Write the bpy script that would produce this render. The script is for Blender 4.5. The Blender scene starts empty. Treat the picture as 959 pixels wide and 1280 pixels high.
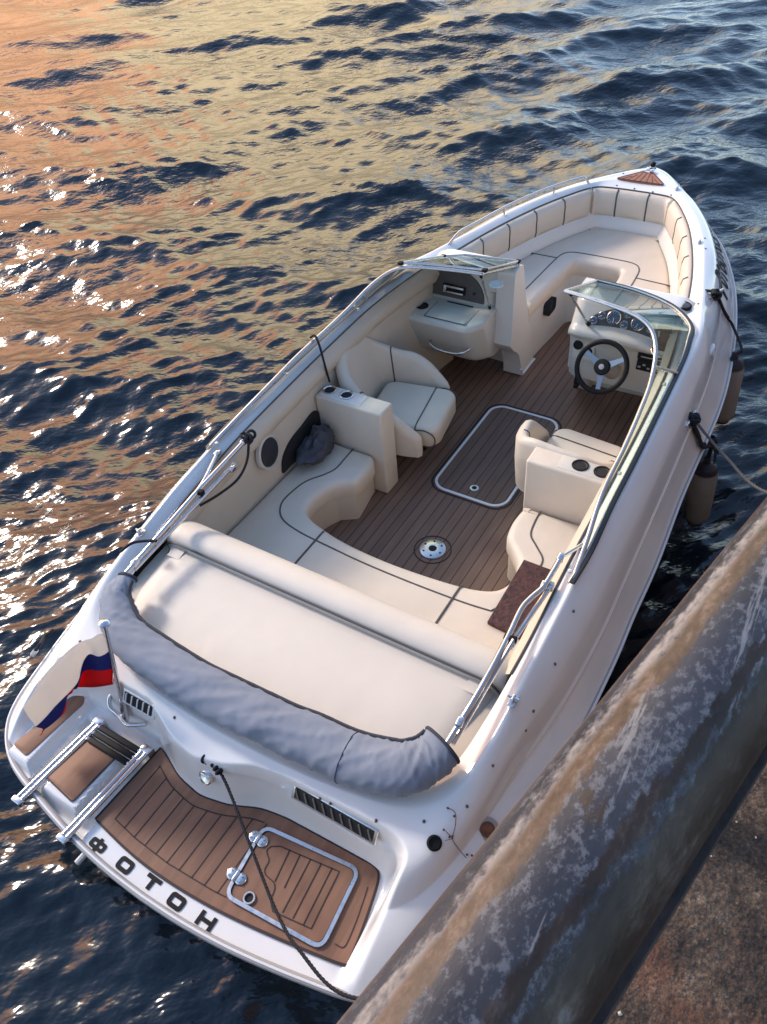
import bpy, math, random
import numpy as np
from mathutils import Vector, Matrix
rnd = random.Random(7)
scene = bpy.context.scene
COL = scene.collection
PI = math.pi

# ------------------------------------------------------------------ camera
F_PX, CAM = 968.524, (-0.178186, -1.683589, 3.752131)
YAW, PITCH, ROLL = 0.6112229, 0.7687898, -0.1015153
fw = Vector((math.cos(YAW)*math.cos(PITCH), math.sin(YAW)*math.cos(PITCH), -math.sin(PITCH)))
_r = fw.cross(Vector((0, 0, 1))).normalized(); _u = _r.cross(fw)
RGT = _r*math.cos(ROLL) + _u*math.sin(ROLL)
UPV = -_r*math.sin(ROLL) + _u*math.cos(ROLL)
C0 = Vector(CAM)
def ray(x, y):
    return (fw + RGT*((x-479.5)/F_PX) + UPV*((640-y)/F_PX)).normalized()
def at(x, y, z):
    """the point of height z that a pixel of the photograph looks at"""
    d = ray(x, y); return C0 + d*((z-C0.z)/d.z)

cam_d = bpy.data.cameras.new('camera'); cam = bpy.data.objects.new('camera', cam_d); COL.objects.link(cam)
M = Matrix((RGT, UPV, -fw)).transposed().to_4x4(); M.translation = C0
cam.matrix_world = M
cam_d.sensor_fit = 'AUTO'; cam_d.sensor_width = 36; cam_d.lens = F_PX/1280*36
cam_d.clip_start = .05; cam_d.clip_end = 5000
cam_d.dof.use_dof = True; cam_d.dof.focus_distance = 5.0; cam_d.dof.aperture_fstop = 16
scene.camera = cam

# ------------------------------------------------------------------ materials
def nt(m): return m.node_tree.nodes, m.node_tree.links
def mat(name, col, rough=.5, metal=0., var=.0, vscale=6., bump=0., bscale=60., coat=0., spec=.5, sheen=0., detail=4, dist=.002, voro=False, rvar=0., soft=0.):
    m = bpy.data.materials.new(name); m.use_nodes = True
    N, L = nt(m); b = N['Principled BSDF']
    b.inputs['Base Color'].default_value = (*col, 1); b.inputs['Roughness'].default_value = rough
    b.inputs['Metallic'].default_value = metal; b.inputs['Coat Weight'].default_value = coat
    b.inputs['Coat Roughness'].default_value = .06
    b.inputs['Specular IOR Level'].default_value = spec
    b.inputs['Sheen Weight'].default_value = sheen
    tc = N.new('ShaderNodeTexCoord')
    if var or rvar:
        n = N.new('ShaderNodeTexNoise'); n.inputs['Scale'].default_value = vscale; n.inputs['Detail'].default_value = 6
        L.new(tc.outputs['Object'], n.inputs['Vector'])
    if var:
        mx = N.new('ShaderNodeMix'); mx.data_type = 'RGBA'
        mx.inputs['A'].default_value = (*[c*(1-var) for c in col], 1); mx.inputs['B'].default_value = (*[min(1, c*(1+var)) for c in col], 1)
        mr = N.new('ShaderNodeMapRange'); mr.inputs['From Min'].default_value = .3; mr.inputs['From Max'].default_value = .7
        L.new(n.outputs['Fac'], mr.inputs['Value']); L.new(mr.outputs['Result'], mx.inputs['Factor'])
        L.new(mx.outputs['Result'], b.inputs['Base Color'])
    if rvar:
        mr2 = N.new('ShaderNodeMapRange'); mr2.inputs['To Min'].default_value = max(.02, rough-rvar); mr2.inputs['To Max'].default_value = rough+rvar
        mr2.inputs['From Min'].default_value = .3; mr2.inputs['From Max'].default_value = .7
        L.new(n.outputs['Fac'], mr2.inputs['Value']); L.new(mr2.outputs['Result'], b.inputs['Roughness'])
    if bump:
        t = N.new('ShaderNodeTexVoronoi' if voro else 'ShaderNodeTexNoise'); t.inputs['Scale'].default_value = bscale
        t.inputs['Detail'].default_value = detail
        L.new(tc.outputs['Object'], t.inputs['Vector'])
        bp = N.new('ShaderNodeBump'); bp.inputs['Strength'].default_value = bump; bp.inputs['Distance'].default_value = dist
        L.new(t.outputs['Distance' if voro else 'Fac'], bp.inputs['Height']); L.new(bp.outputs['Normal'], b.inputs['Normal'])
        if soft:                                       # slack and puckers of stretched upholstery
            ns = N.new('ShaderNodeTexNoise'); ns.inputs['Scale'].default_value = 4.0; ns.inputs['Detail'].default_value = 2; ns.inputs['Distortion'].default_value = .2
            L.new(tc.outputs['Object'], ns.inputs['Vector'])
            b2 = N.new('ShaderNodeBump'); b2.inputs['Strength'].default_value = .55; b2.inputs['Distance'].default_value = soft
            L.new(ns.outputs['Fac'], b2.inputs['Height']); L.new(b2.outputs['Normal'], bp.inputs['Normal'])
    return m

GEL = mat('white_gelcoat', (.84, .835, .82), .13, var=.035, vscale=3.5, coat=.5, rvar=.08)
LINER = mat('liner_gelcoat', (.74, .70, .64), .28, var=.02, vscale=3)
DASH = mat('dash_gelcoat', (.60, .575, .51), .3, var=.03, vscale=4, bump=.15, bscale=350)
VINYL = mat('cream_vinyl', (.69, .615, .51), .46, soft=.02, var=.045, vscale=4, bump=.35, bscale=420, voro=True, dist=.0012)
PADV = mat('sunpad_vinyl', (.71, .65, .56), .44, soft=.008, var=.045, vscale=2.5, bump=.35, bscale=420, voro=True, dist=.0012)
TANV = mat('tan_vinyl', (.62, .54, .435), .48, soft=.02, var=.04, vscale=4, bump=.3, bscale=420, voro=True, dist=.0012)
BOWV = mat('bow_vinyl', (.69, .595, .485), .45, soft=.02, var=.04, vscale=4, bump=.3, bscale=420, voro=True, dist=.0012)
PIPE_D = mat('dark_piping', (.085, .075, .07), .5)
TEAKL = mat('bow_teak', (.33, .115, .055), .55, var=.2, vscale=22)
CAULK = mat('caulk', (.035, .02, .018), .7)
WHITEF = mat('white_frame', (.78, .79, .8), .35)
STEEL = mat('stainless_steel', (.66, .66, .67), .2, 1., rvar=.06, vscale=30)
ALU = mat('brushed_aluminium', (.62, .62, .62), .32, 1., rvar=.08, vscale=40)
BLACK = mat('black_plastic', (.010, .010, .011), .6, spec=.2)
RUBBER = mat('black_rubber', (.02, .02, .022), .7)
DARK = mat('dark_recess', (.012, .012, .014), .8)  # near-black standing in for shade in holes and the locker opening
COVER = mat('grey_canvas', (.20, .235, .30), .72, var=.06, vscale=5, bump=.25, bscale=600, sheen=.15)
COVER_D = mat('canvas_binding', (.035, .04, .055), .8)
ROPE = mat('black_rope', (.013, .014, .02), .85, bump=.8, bscale=220, dist=.003)
ROPEG = mat('grey_rope', (.12, .11, .105), .85, bump=.8, bscale=220, dist=.003)
FEND = mat('fender_vinyl', (.30, .285, .27), .5, var=.1, vscale=9)
FENDB = mat('fender_cap', (.012, .014, .03), .45)
REDB = mat('red_board', (.055, .016, .013), .45, var=.7, vscale=38, bump=.8, bscale=60, dist=.004)
GPANEL = mat('gauge_panel', (.05, .045, .045), .35, var=.15, vscale=30)
SPANEL = mat('stereo_panel', (.075, .068, .066), .5, var=.1, vscale=30)
DIAL = mat('dial_face', (.05, .09, .15), .3)
DIALM = mat('dial_mark', (.75, .78, .8), .5)
BAG = mat('bag_cloth', (.055, .06, .075), .8, var=.3, vscale=18, bump=.4, bscale=30, dist=.01)
HULLS = mat('hull_bottom', (.05, .055, .07), .4)
def cloth(name, col):
    m = mat(name, col, .75, bump=.2, bscale=700, dist=.0008); N, L = nt(m); b = N['Principled BSDF']; out = N['Material Output']
    tr = N.new('ShaderNodeBsdfTranslucent'); tr.inputs[0].default_value = (*col, 1); mx = N.new('ShaderNodeMixShader'); mx.inputs[0].default_value = .5
    L.new(b.outputs[0], mx.inputs[1]); L.new(tr.outputs[0], mx.inputs[2]); L.new(mx.outputs[0], out.inputs['Surface']); return m
FLW, FLB, FLR = cloth('flag_white', (.84, .82, .79)), cloth('flag_blue', (.035, .05, .24)), cloth('flag_red', (.66, .012, .018))
TWIGM = mat('twig_bark', (.07, .045, .035), .8); BERRY = mat('berry', (.16, .012, .01), .4)
SMUDGE = mat('vent_slats', (.13, .11, .10), .35, .2)
LENS = mat('clear_lens', (.7, .72, .72), .1, spec=.8)
GREYP = mat('grey_moulding', (.38, .37, .36), .4)
STAIN = mat('rust_cap', (.17, .065, .035), .6, var=.4, vscale=30)
YELST = mat('yellow_sticker', (.65, .45, .12), .5, var=.3, vscale=60)
SEAL = mat('rubber_seal', (.03, .035, .04), .5)
FRAME = mat('anodised_frame', (.55, .54, .53), .3, .85, rvar=.08, vscale=20)

def floor_material(name, col, pitch, line=.085, off=0., vary=.25):
    m = mat(name, col, .62, bump=.3, bscale=500, dist=.001)
    N, L = nt(m); b = N['Principled BSDF']
    tc = N.new('ShaderNodeTexCoord'); sp = N.new('ShaderNodeSeparateXYZ'); L.new(tc.outputs['Object'], sp.inputs[0])
    d = N.new('ShaderNodeMath'); d.operation = 'DIVIDE'; d.inputs[1].default_value = pitch; ao = N.new('ShaderNodeMath'); ao.inputs[1].default_value = off; L.new(sp.outputs['Y'], ao.inputs[0]); L.new(ao.outputs[0], d.inputs[0])
    fr = N.new('ShaderNodeMath'); fr.operation = 'FRACT'; L.new(d.outputs[0], fr.inputs[0])
    lt = N.new('ShaderNodeMath'); lt.operation = 'LESS_THAN'; lt.inputs[1].default_value = line; L.new(fr.outputs[0], lt.inputs[0])
    fl = N.new('ShaderNodeMath'); fl.operation = 'FLOOR'; L.new(d.outputs[0], fl.inputs[0])
    wn = N.new('ShaderNodeTexWhiteNoise'); wn.noise_dimensions = '1D'; L.new(fl.outputs[0], wn.inputs['W'])
    no = N.new('ShaderNodeTexNoise'); no.inputs['Scale'].default_value = 9; no.inputs['Detail'].default_value = 7
    mp = N.new('ShaderNodeMapping'); mp.inputs['Scale'].default_value = (.35, 3, 1); L.new(tc.outputs['Object'], mp.inputs[0]); L.new(mp.outputs[0], no.inputs['Vector'])
    ad = N.new('ShaderNodeMath'); ad.operation = 'ADD'; L.new(no.outputs['Fac'], ad.inputs[0])
    s = N.new('ShaderNodeMath'); s.operation = 'MULTIPLY'; s.inputs[1].default_value = vary; L.new(wn.outputs['Value'], s.inputs[0]); L.new(s.outputs[0], ad.inputs[1])
    mr = N.new('ShaderNodeMapRange'); mr.inputs['From Min'].default_value = .3; mr.inputs['From Max'].default_value = .95
    mr.inputs['To Min'].default_value = .75; mr.inputs['To Max'].default_value = 1.25; L.new(ad.outputs[0], mr.inputs['Value'])
    hs = N.new('ShaderNodeMix'); hs.data_type = 'RGBA'; hs.blend_type = 'MULTIPLY'; hs.inputs['Factor'].default_value = 1
    hs.inputs['A'].default_value = (*col, 1); cb = N.new('ShaderNodeCombineColor')
    for k in ('Red', 'Green', 'Blue'): L.new(mr.outputs['Result'], cb.inputs[k])
    L.new(cb.outputs[0], hs.inputs['B'])
    mx = N.new('ShaderNodeMix'); mx.data_type = 'RGBA'; L.new(lt.outputs[0], mx.inputs['Factor']); L.new(hs.outputs['Result'], mx.inputs['A'])
    mx.inputs['B'].default_value = (.02, .012, .012, 1); L.new(mx.outputs['Result'], b.inputs['Base Color'])
    return m
FLOORM = floor_material('floor_decking', (.20, .119, .082), .062)
TEAK = floor_material('teak_decking', (.225, .113, .068), .068, -1., .0, .35)

def glass_mat(name, tint):
    m = bpy.data.materials.new(name); m.use_nodes = True; N, L = nt(m)
    N.remove(N['Principled BSDF']); out = N['Material Output']
    tr = N.new('ShaderNodeBsdfTransparent'); tr.inputs[0].default_value = (*tint, 1)
    gl = N.new('ShaderNodeBsdfGlossy'); gl.inputs['Roughness'].default_value = .02; gl.inputs['Color'].default_value = (.95, 1, .98, 1)
    fr = N.new('ShaderNodeFresnel'); fr.inputs['IOR'].default_value = 1.5
    mx = N.new('ShaderNodeMixShader'); L.new(fr.outputs[0], mx.inputs[0]); L.new(tr.outputs[0], mx.inputs[1]); L.new(gl.outputs[0], mx.inputs[2])
    L.new(mx.outputs[0], out.inputs['Surface']); return m
GLASS = glass_mat('tinted_glass', (.86, .95, .925))

# ------------------------------------------------------------------ mesh helpers
class MB:
    def __init__(s): s.v, s.f, s.m = [], [], []
    def add(s, vf, mi=0, T=None):
        v, f = vf; o = len(s.v)
        s.v += [tuple(T @ Vector(p)) if T is not None else tuple(p) for p in v]
        s.f += [tuple(i+o for i in q) for q in f]; s.m += [mi]*len(f); return s
def build(name, mb, mats, parent=None, angle=40, smooth=True):
    if not isinstance(mb, MB): mb = MB().add(mb)
    me = bpy.data.meshes.new(name); me.from_pydata(mb.v, [], mb.f)
    for m in (mats if isinstance(mats, (list, tuple)) else [mats]): me.materials.append(m)
    me.polygons.foreach_set('material_index', mb.m)
    import bmesh
    b = bmesh.new(); b.from_mesh(me); bmesh.ops.recalc_face_normals(b, faces=b.faces); b.to_mesh(me); b.free()
    if smooth:
        me.polygons.foreach_set('use_smooth', [True]*len(me.polygons))
        if angle < 180: me.set_sharp_from_angle(angle=math.radians(angle))
    me.update()
    o = bpy.data.objects.new(name, me); COL.objects.link(o)
    if parent:
        o.parent = parent; o.matrix_parent_inverse = Matrix.Translation(-Vector(parent.location))
    return o
def thing(name, label, cat, loc, group=None):
    o = bpy.data.objects.new(name, None); COL.objects.link(o); o.location = loc; o.empty_display_size = .1
    o['label'] = label; o['category'] = cat
    if group: o['group'] = group
    return o
def tag(o, label, cat, group=None):
    o['label'] = label; o['category'] = cat
    if group: o['group'] = group
    return o
def cr(pts, n=8, closed=False):
    """Catmull-Rom through points (any dimension), n steps a span"""
    P = np.array([list(p) for p in pts], float); k = len(P); out = []
    spans = k if closed else k-1
    for i in range(spans):
        if closed: a, b, c, d = P[(i-1) % k], P[i], P[(i+1) % k], P[(i+2) % k]
        else: a, b, c, d = P[max(i-1, 0)], P[i], P[i+1], P[min(i+2, k-1)]
        for j in range(n):
            t = j/n
            out.append(.5*((2*b) + (c-a)*t + (2*a-5*b+4*c-d)*t*t + (3*b-a-3*c+d)*t**3))
    if not closed: out.append(P[-1])
    return [tuple(p) for p in out]
def grid(rows, cu=False, cv=False):
    nr, nc = len(rows), len(rows[0]); v = [tuple(p) for r in rows for p in r]; f = []
    for i in range(nr if cu else nr-1):
        for j in range(nc if cv else nc-1):
            a, b = i*nc+j, i*nc+(j+1) % nc; c, d = ((i+1) % nr)*nc+(j+1) % nc, ((i+1) % nr)*nc+j
            f.append((a, b, c, d))
    return v, f
def tube(pts, r, n=10, closed=False, flat=1., caps=True):
    P = [Vector(p) for p in pts]; k = len(P); rows = []; nrm = None
    for i in range(k):
        if closed: t = P[(i+1) % k]-P[i-1]
        else: t = P[min(i+1, k-1)]-P[max(i-1, 0)]
        t = t.normalized() if t.length > 1e-9 else Vector((1, 0, 0))
        if nrm is None:
            nrm = t.cross(Vector((0, 0, 1)))
            if nrm.length < .05: nrm = t.cross(Vector((0, 1, 0)))
        nrm = (nrm - t*nrm.dot(t)).normalized(); bn = t.cross(nrm)
        rr = r[i] if isinstance(r, (list, tuple)) else r
        rows.append([P[i] + nrm*(rr*math.cos(2*PI*j/n)) + bn*(rr*flat*math.sin(2*PI*j/n)) for j in range(n)])
    v, f = grid(rows, closed, True)
    if not closed and caps:
        f.append(tuple(range(n))); f.append(tuple((k-1)*n+j for j in range(n)))
    return v, f
def normals2(o, closed=True):
    k = len(o); out = []
    for i in range(k):
        a = o[(i-1) % k] if closed or i > 0 else o[i]; b = o[(i+1) % k] if closed or i < k-1 else o[i]
        tx, ty = b[0]-a[0], b[1]-a[1]; l = math.hypot(tx, ty) or 1
        out.append((-ty/l, tx/l))
    return out
def area2(o): return .5*sum(o[i][0]*o[(i+1) % len(o)][1]-o[(i+1) % len(o)][0]*o[i][1] for i in range(len(o)))
def slab(outline, prof, zf=None, cap0=True, cap1=True):
    """stack of inset copies of a plan outline: prof = [(inset, z), ...]"""
    o = [(p[0], p[1]) for p in outline]
    if area2(o) < 0: o = o[::-1]
    nr = normals2(o); rows = []
    for ins, z in prof:
        row = []
        for (x, y), (nx, ny) in zip(o, nr):
            X, Y = x+nx*ins, y+ny*ins
            row.append((X, Y, z + (zf(X, Y) if zf else 0)))
        rows.append(row)
    v, f = grid(rows, False, True); n = len(o)
    for on, base in ((cap0, 0), (cap1, (len(prof)-1)*n)):
        if on: f += fill(v[base:base+n], base)
    return v, f
def fill(pts, base=0):
    """triangles of a flat, possibly concave outline (constrained Delaunay, inside only)"""
    from mathutils import geometry as G
    p2 = [Vector((p[0], p[1])) for p in pts]; n = len(p2)
    vo, eo, fo, ov, oe, of = G.delaunay_2d_cdt(p2, [(i, (i+1) % n) for i in range(n)], [], 1, 1e-7)
    src = [o[0] if o else None for o in ov]; out = []
    for t in fo:
        q = []
        for i in t:
            k = src[i]
            if k is None: k = min(range(n), key=lambda j: (p2[j]-vo[i]).length)
            if k not in q: q.append(k)
        if len(q) == 3: out.append(tuple(base+i for i in q))
    return out
def cushion(outline, z0, z1, r, dome=0.):
    prof = [(r*.5, z0), (0, z0+r*.5)] + [(r*(1-math.cos(a)), z1-r+r*math.sin(a)) for a in [PI/2*i/6 for i in range(7)]]
    return slab(outline, prof)
def ribbon(pts, w, h, closed=False, z=None):
    """flat strip of width w and thickness h along a plan line"""
    P = [(p[0], p[1], p[2] if len(p) > 2 else z) for p in pts]
    nr = normals2(P, closed); rows = []
    for (x, y, zz), (nx, ny) in zip(P, nr):
        rows.append([(x-nx*w/2, y-ny*w/2, zz), (x-nx*w/2, y-ny*w/2, zz+h), (x+nx*w/2, y+ny*w/2, zz+h), (x+nx*w/2, y+ny*w/2, zz)])
    v, f = grid(rows, closed, True)
    if not closed: f += [(0, 1, 2, 3), tuple(len(v)-4+i for i in (3, 2, 1, 0))]
    return v, f
def rbox(c, size, r=.01, rot=None, seg=3):
    import bmesh
    b = bmesh.new(); bmesh.ops.create_cube(b, size=1)
    for v in b.verts: v.co = Vector((v.co.x*size[0], v.co.y*size[1], v.co.z*size[2]))
    if r: bmesh.ops.bevel(b, geom=b.edges[:], offset=r, segments=seg, affect='EDGES', profile=.5)
    b.verts.index_update(); T = Matrix.Translation(c) @ (rot.to_4x4() if rot else Matrix.Identity(4))
    v = [tuple(T @ q.co) for q in b.verts]; f = [tuple(q.index for q in p.verts) for p in b.faces]; b.free(); return v, f
def revolve(prof, c, axis=(0, 0, 1), n=24, sx=1.):
    """prof: (radius, height) pairs turned about an axis"""
    q = Vector((0, 0, 1)).rotation_difference(Vector(axis).normalized()); rows = []
    for r, h in prof:
        rows.append([Vector(c)+q @ Vector((r*math.cos(2*PI*j/n)*sx, r*math.sin(2*PI*j/n), h)) for j in range(n)])
    v, f = grid(rows, False, True)
    if prof[0][0] > 1e-6: f.append(tuple(range(n))[::-1])
    if prof[-1][0] > 1e-6: f.append(tuple((len(prof)-1)*n+j for j in range(n)))
    return v, f
def torus(c, axis, R, r, n=40, m=10):
    q = Vector((0, 0, 1)).rotation_difference(Vector(axis).normalized())
    pts = [Vector(c)+q @ Vector((R*math.cos(2*PI*i/n), R*math.sin(2*PI*i/n), 0)) for i in range(n)]
    return tube(pts, r, m, True)
def rrect(x0, x1, y0, y1, r, n=6):
    o = []
    for cx, cy, a in ((x1-r, y1-r, 0), (x0+r, y1-r, 1), (x0+r, y0+r, 2), (x1-r, y0+r, 3)):
        for i in range(n+1):
            t = PI/2*(a+i/n); o.append((cx+r*math.cos(t), cy+r*math.sin(t)))
    return o
def rope(pts, r, n=6, turn=7.):
    """three strands laid round a line"""
    P = [Vector(p) for p in pts]; L_ = [0.]
    for a, b in zip(P, P[1:]): L_.append(L_[-1]+(b-a).length)
    N_ = max(8, int(L_[-1]/(r*1.1))); arr = np.array([list(p) for p in P])
    Q = [Vector([float(np.interp(t, L_, arr[:, k])) for k in range(3)]) for t in np.linspace(0, L_[-1], N_)]
    strands = [[], [], []]; nrm = None
    for i in range(N_):
        t = (Q[min(i+1, N_-1)]-Q[max(i-1, 0)]).normalized()
        if nrm is None:
            nrm = t.cross(Vector((0, 0, 1)))
            if nrm.length < .05: nrm = t.cross(Vector((0, 1, 0)))
        nrm = (nrm-t*nrm.dot(t)).normalized(); bn = t.cross(nrm)
        for s in range(3):
            a = 2*PI*(i*1.1/turn+s/3); strands[s].append(Q[i]+nrm*(r*.52*math.cos(a))+bn*(r*.52*math.sin(a)))
    m = MB()
    for s in strands: m.add(tube(s, r*.56, n))
    return m.v, m.f
def sstep(e0, e1, x):
    t = np.clip((x-e0)/(e1-e0), 0, 1); return t*t*(3-2*t)
WATER_IOR = 1.45; SUN_AZ, SUN_EL, SUN_E = 79., 32., 1.4; SUN_ANG = 9.; EXPO = 1.06; WAVE = .0075
GLOW_EL0, GLOW_EL1, GLOW_LOW = 31., 44., .27
GLOW_CREAM, GLOW_ORANGE, PALE = (16.6, 13.0, 7.8), (18.2, 9.6, 5.1), (1.3, 1.6, 1.9)
# ------------------------------------------------------------------ the boat: hull and deck
boat = thing('motorboat', 'white open bow motorboat with cream seats moored beside the quay', 'boat', (3.2, 0, 0))
# half-plan control lines (port side): I cockpit rim, K crown, R ridge, B rub rail, stations from bow tip round to stern middle
ST = [ #  I                     K                     R                     B
 ((6.270,.00,1.070),(6.56,.00,1.090),(6.76,.00,1.065),(6.92,.00,.995)),
 ((6.268,.10,1.070),(6.54,.07,1.090),(6.72,.09,1.060),(6.86,.11,.985)),
 ((6.262,.20,1.070),(6.48,.16,1.090),(6.62,.19,1.055),(6.72,.245,.965)),
 ((6.245,.29,1.070),(6.38,.27,1.090),(6.48,.30,1.05),(6.56,.375,.935)),
 ((6.190,.350,1.072),(6.26,.37,1.092),(6.32,.43,1.04),(6.40,.515,.905)),
 ((6.060,.430,1.075),(6.12,.48,1.095),(6.17,.545,1.02),(6.22,.64,.88)),
 ((5.770,.570,1.075),(5.83,.635,1.098),(5.87,.715,1.0),(5.93,.83,.845)),
 ((5.430,.690,1.078),(5.46,.775,1.10),(5.47,.885,.98),(5.50,1.016,.80)),
 ((5.070,.790,1.080),(5.06,.880,1.10),(5.03,1.01,.96),(5.01,1.149,.761)),
 ((4.720,.862,1.085),(4.60,.985,1.115),(4.52,1.12,.94),(4.50,1.239,.73)),
 ((4.360,.915,1.11),(4.24,1.06,1.135),(4.16,1.17,.925),(4.15,1.274,.712)),
 ((3.800,.985,1.10),(3.80,1.085,1.125),(3.80,1.195,.905),(3.80,1.283,.696)),
 ((3.290,1.005,1.075),(3.29,1.098,1.103),(3.29,1.215,.875),(3.29,1.289,.678)),
 ((2.760,1.010,1.045),(2.76,1.10,1.075),(2.76,1.228,.845),(2.76,1.313,.658)),
 ((2.380,1.010,1.02),(2.38,1.095,1.05),(2.38,1.235,.815),(2.38,1.314,.637)),
 ((2.120,1.010,.99),(2.12,1.09,1.025),(2.12,1.238,.79),(2.12,1.320,.623)),
 ((1.820,1.010,.94),(1.82,1.085,.985),(1.82,1.225,.765),(1.82,1.315,.607)),
 ((1.600,1.000,.895),(1.60,1.08,.945),(1.60,1.200,.735),(1.62,1.306,.598)),
 ((1.400,.985,.85),(1.39,1.08,.90),(1.36,1.165,.71),(1.40,1.295,.585)),
 ((1.220,.960,.81),(1.17,1.06,.85),(1.10,1.140,.69),(1.15,1.285,.555)),
 ((1.105,.915,.785),(1.02,1.01,.81),(.88,1.10,.67),(.85,1.255,.515)),
 ((1.035,.850,.770),(.94,.93,.785),(.70,1.03,.64),(.58,1.21,.48)),
 ((.985,.770,.760),(.89,.82,.77),(.60,.93,.62),(.44,1.13,.46)),
 ((.945,.640,.755),(.86,.66,.76),(.55,.78,.60),(.345,.98,.452)),
 ((.920,.500,.752),(.84,.50,.755),(.53,.60,.59),(.288,.75,.45)),
 ((.905,.330,.750),(.825,.33,.75),(.52,.38,.585),(.237,.46,.45)),
 ((.897,.160,.750),(.817,.16,.748),(.515,.19,.58),(.212,.21,.45)),
 ((.895,.000,.750),(.815,.00,.747),(.515,.00,.58),(.205,.00,.45))]
NS = 16
FINE = [np.array(cr([s[k] for s in ST], NS)) for k in range(4)]          # four dense half lines
def full(k):                                                             # starboard bow..stern..port: closed at bow
    a = FINE[k]; return np.concatenate([a*np.array([1, -1, 1]), a[::-1][1:]])
LI, LK, LR, LB = [full(k) for k in range(4)]
NP = len(LI)
TEAKF = [(.387, .755), (.228, .685), (.078, .662), (-.067, .692), (-.203, .752), (-.33, .772), (-.556, .780), (-.90, .79)]
_ty = np.array([p[0] for p in TEAKF][::-1]); _tx = np.array([p[1] for p in TEAKF][::-1])
_dy = np.linspace(-.95, .42, 160); _dx = np.interp(_dy, _ty, _tx); _k = np.hanning(17); _k /= _k.sum()
_dx = np.convolve(np.pad(_dx, 8, mode='edge'), _k, 'valid')
def teak_front(y): return np.interp(y, _dy, _dx)
def face_x(y):                                                           # foot of the transom
    return np.where(y < .40, teak_front(y)+.03, np.interp(y, [.40, .5, .62, .9, 1.0, 1.1], [.80, .805, .805, .80, .77, .70]))
PLZ = .435
def carve(x, y, z):
    """cut the swim platform, ladder well and pods into the stern"""
    def smin(a, b, k=.09):
        h = np.clip(.5+.5*(b-a)/k, 0, 1); return b*(1-h)+a*h-k*h*(1-h)
    side_s = (y+.915)*.62-.10*np.clip((.62-x)/.4, 0, 1)*0
    side_p = 1.075-y
    d = smin(smin(face_x(y)-x, side_s), side_p)
    w = sstep(-.028, .034, d)
    zp = np.full_like(z, PLZ)
    # port wing pod, ladder well, middle pod
    def boxd(x0, x1, y0, y1): return np.minimum(np.minimum(x-x0, x1-x), np.minimum(y-y0, y1-y))
    zp = zp - .055*sstep(-.012, .012, boxd(.12, .695, .425, .845))
    zp = zp + .085*sstep(-.03, .022, boxd(.315, .635, .515, .765))
    zp = zp + .045*sstep(-.02, .02, boxd(.36, .775, .885, 1.045))
    out = z*(1-w)+np.minimum(zp, 9)*w
    # swellings on the transom round the tow eye
    out = out + .02*np.exp(-(((x-.80)/.05)**2+((y-.03)/.10)**2))*0
    return out
us = np.linspace(0, 1, 18); ub = np.linspace(0, 1, 26)[1:]
def section(I, K, R, B):
    p = cr([I, I*.45+K*.55+np.array([0, 0, .012]), K, K*.5+R*.5+np.array([0, 0, .02])+ (np.array([B[0]-K[0], B[1]-K[1], 0])*.07), R], 10)
    return [np.array(q) for q in p]
rows = []
for i in range(NP):
    I, K, R, B = LI[i], LK[i], LR[i], LB[i]
    s = section(I, K, R, B)
    fade = float(sstep(.9, 1.6, R[0]))*float(1-sstep(4.75, 5.25, R[0]))
    out = np.array([B[0]-K[0], B[1]-K[1], 0.]); out /= (np.linalg.norm(out)+1e-9)
    r2 = R + out*.010*fade + np.array([0, 0, -.042*fade]); r3 = R+out*.010*fade+np.array([0, 0, -.010*fade])
    s += [r3, r2]
    nfl = 90 if R[0] < 1.25 else 10
    rows.append((s, r2, B, out, fade))
NFL = 120
R2 = []
for s, r2, B, out, fade in rows:
    row = list(s)
    for t in np.linspace(0, 1, NFL+1)[1:]:
        p = r2*(1-t)+B*t + np.array([0, 0, .022*math.sin(PI*t)])*(1-.6*fade) - out*.006*math.sin(PI*t)*fade
        row.append(p)
    R2.append(row)
# the stern half needs even spacing: resample rows by plan length
DECK = []
for row in R2:
    a = np.array(row)
    if a[0][0] < 1.6 and a[-1][0] < 1.5:
        L_ = np.concatenate([[0], np.cumsum(np.linalg.norm(np.diff(a, axis=0), axis=1))])
        w = float(1-sstep(.95, 1.45, a[-1][0]))
        u0 = np.linspace(0, 1, len(a)); ue = L_/L_[-1]
        tgt = (1-w)*ue + w*u0
        a = np.stack([np.interp(tgt*L_[-1], L_, a[:, k]) for k in range(3)], 1)
        a[:, 2] = carve(a[:, 0], a[:, 1], a[:, 2])
    DECK.append(a)
DECK = np.array(DECK)
deck = build('deck', grid(DECK[:, :, :]), GEL, boat, 38)
# hull below the rub rail
keel = []
for i in range(NP):
    B = LB[i]; out = np.array([B[0]-LK[i][0], B[1]-LK[i][1], 0.]); out /= (np.linalg.norm(out)+1e-9)
    bow = float(sstep(4.2, 6.9, B[0])); st = float(1-sstep(.45, .95, B[0]))
    ch = .14+.16*bow
    a = B+out*.004; b = B-out*.012+np.array([0, 0, -.05]); c = B-out*(.05+.05*bow)+np.array([0, 0, -(B[2]-ch)*.5])
    d = B-out*(.13+.22*bow); d[2] = ch
    e = np.array([d[0]-.05-.5*bow, d[1]*.9, ch-.14]); k = np.array([max(.55, B[0]-.35*bow*3), B[1]*.25, -.32])
    if st > 0:
        cs = np.array([max(B[0]+.02, .30), B[1]*.97, B[2]-.10]); c = c*(1-st)+cs*st
        ds = np.array([.44, B[1]*.92, .2]); d = d*(1-st)+ds*st
        e = e*(1-st)+np.array([.46, B[1]*.9, 0.])*st; k = k*(1-st)+np.array([.55, B[1]*.3, -.32])*st
    keel.append([a, b, c, d, e, k])
mb = MB()
v, f = grid(keel); nc = 6
mb.v += [tuple(p) for p in v]
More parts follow.
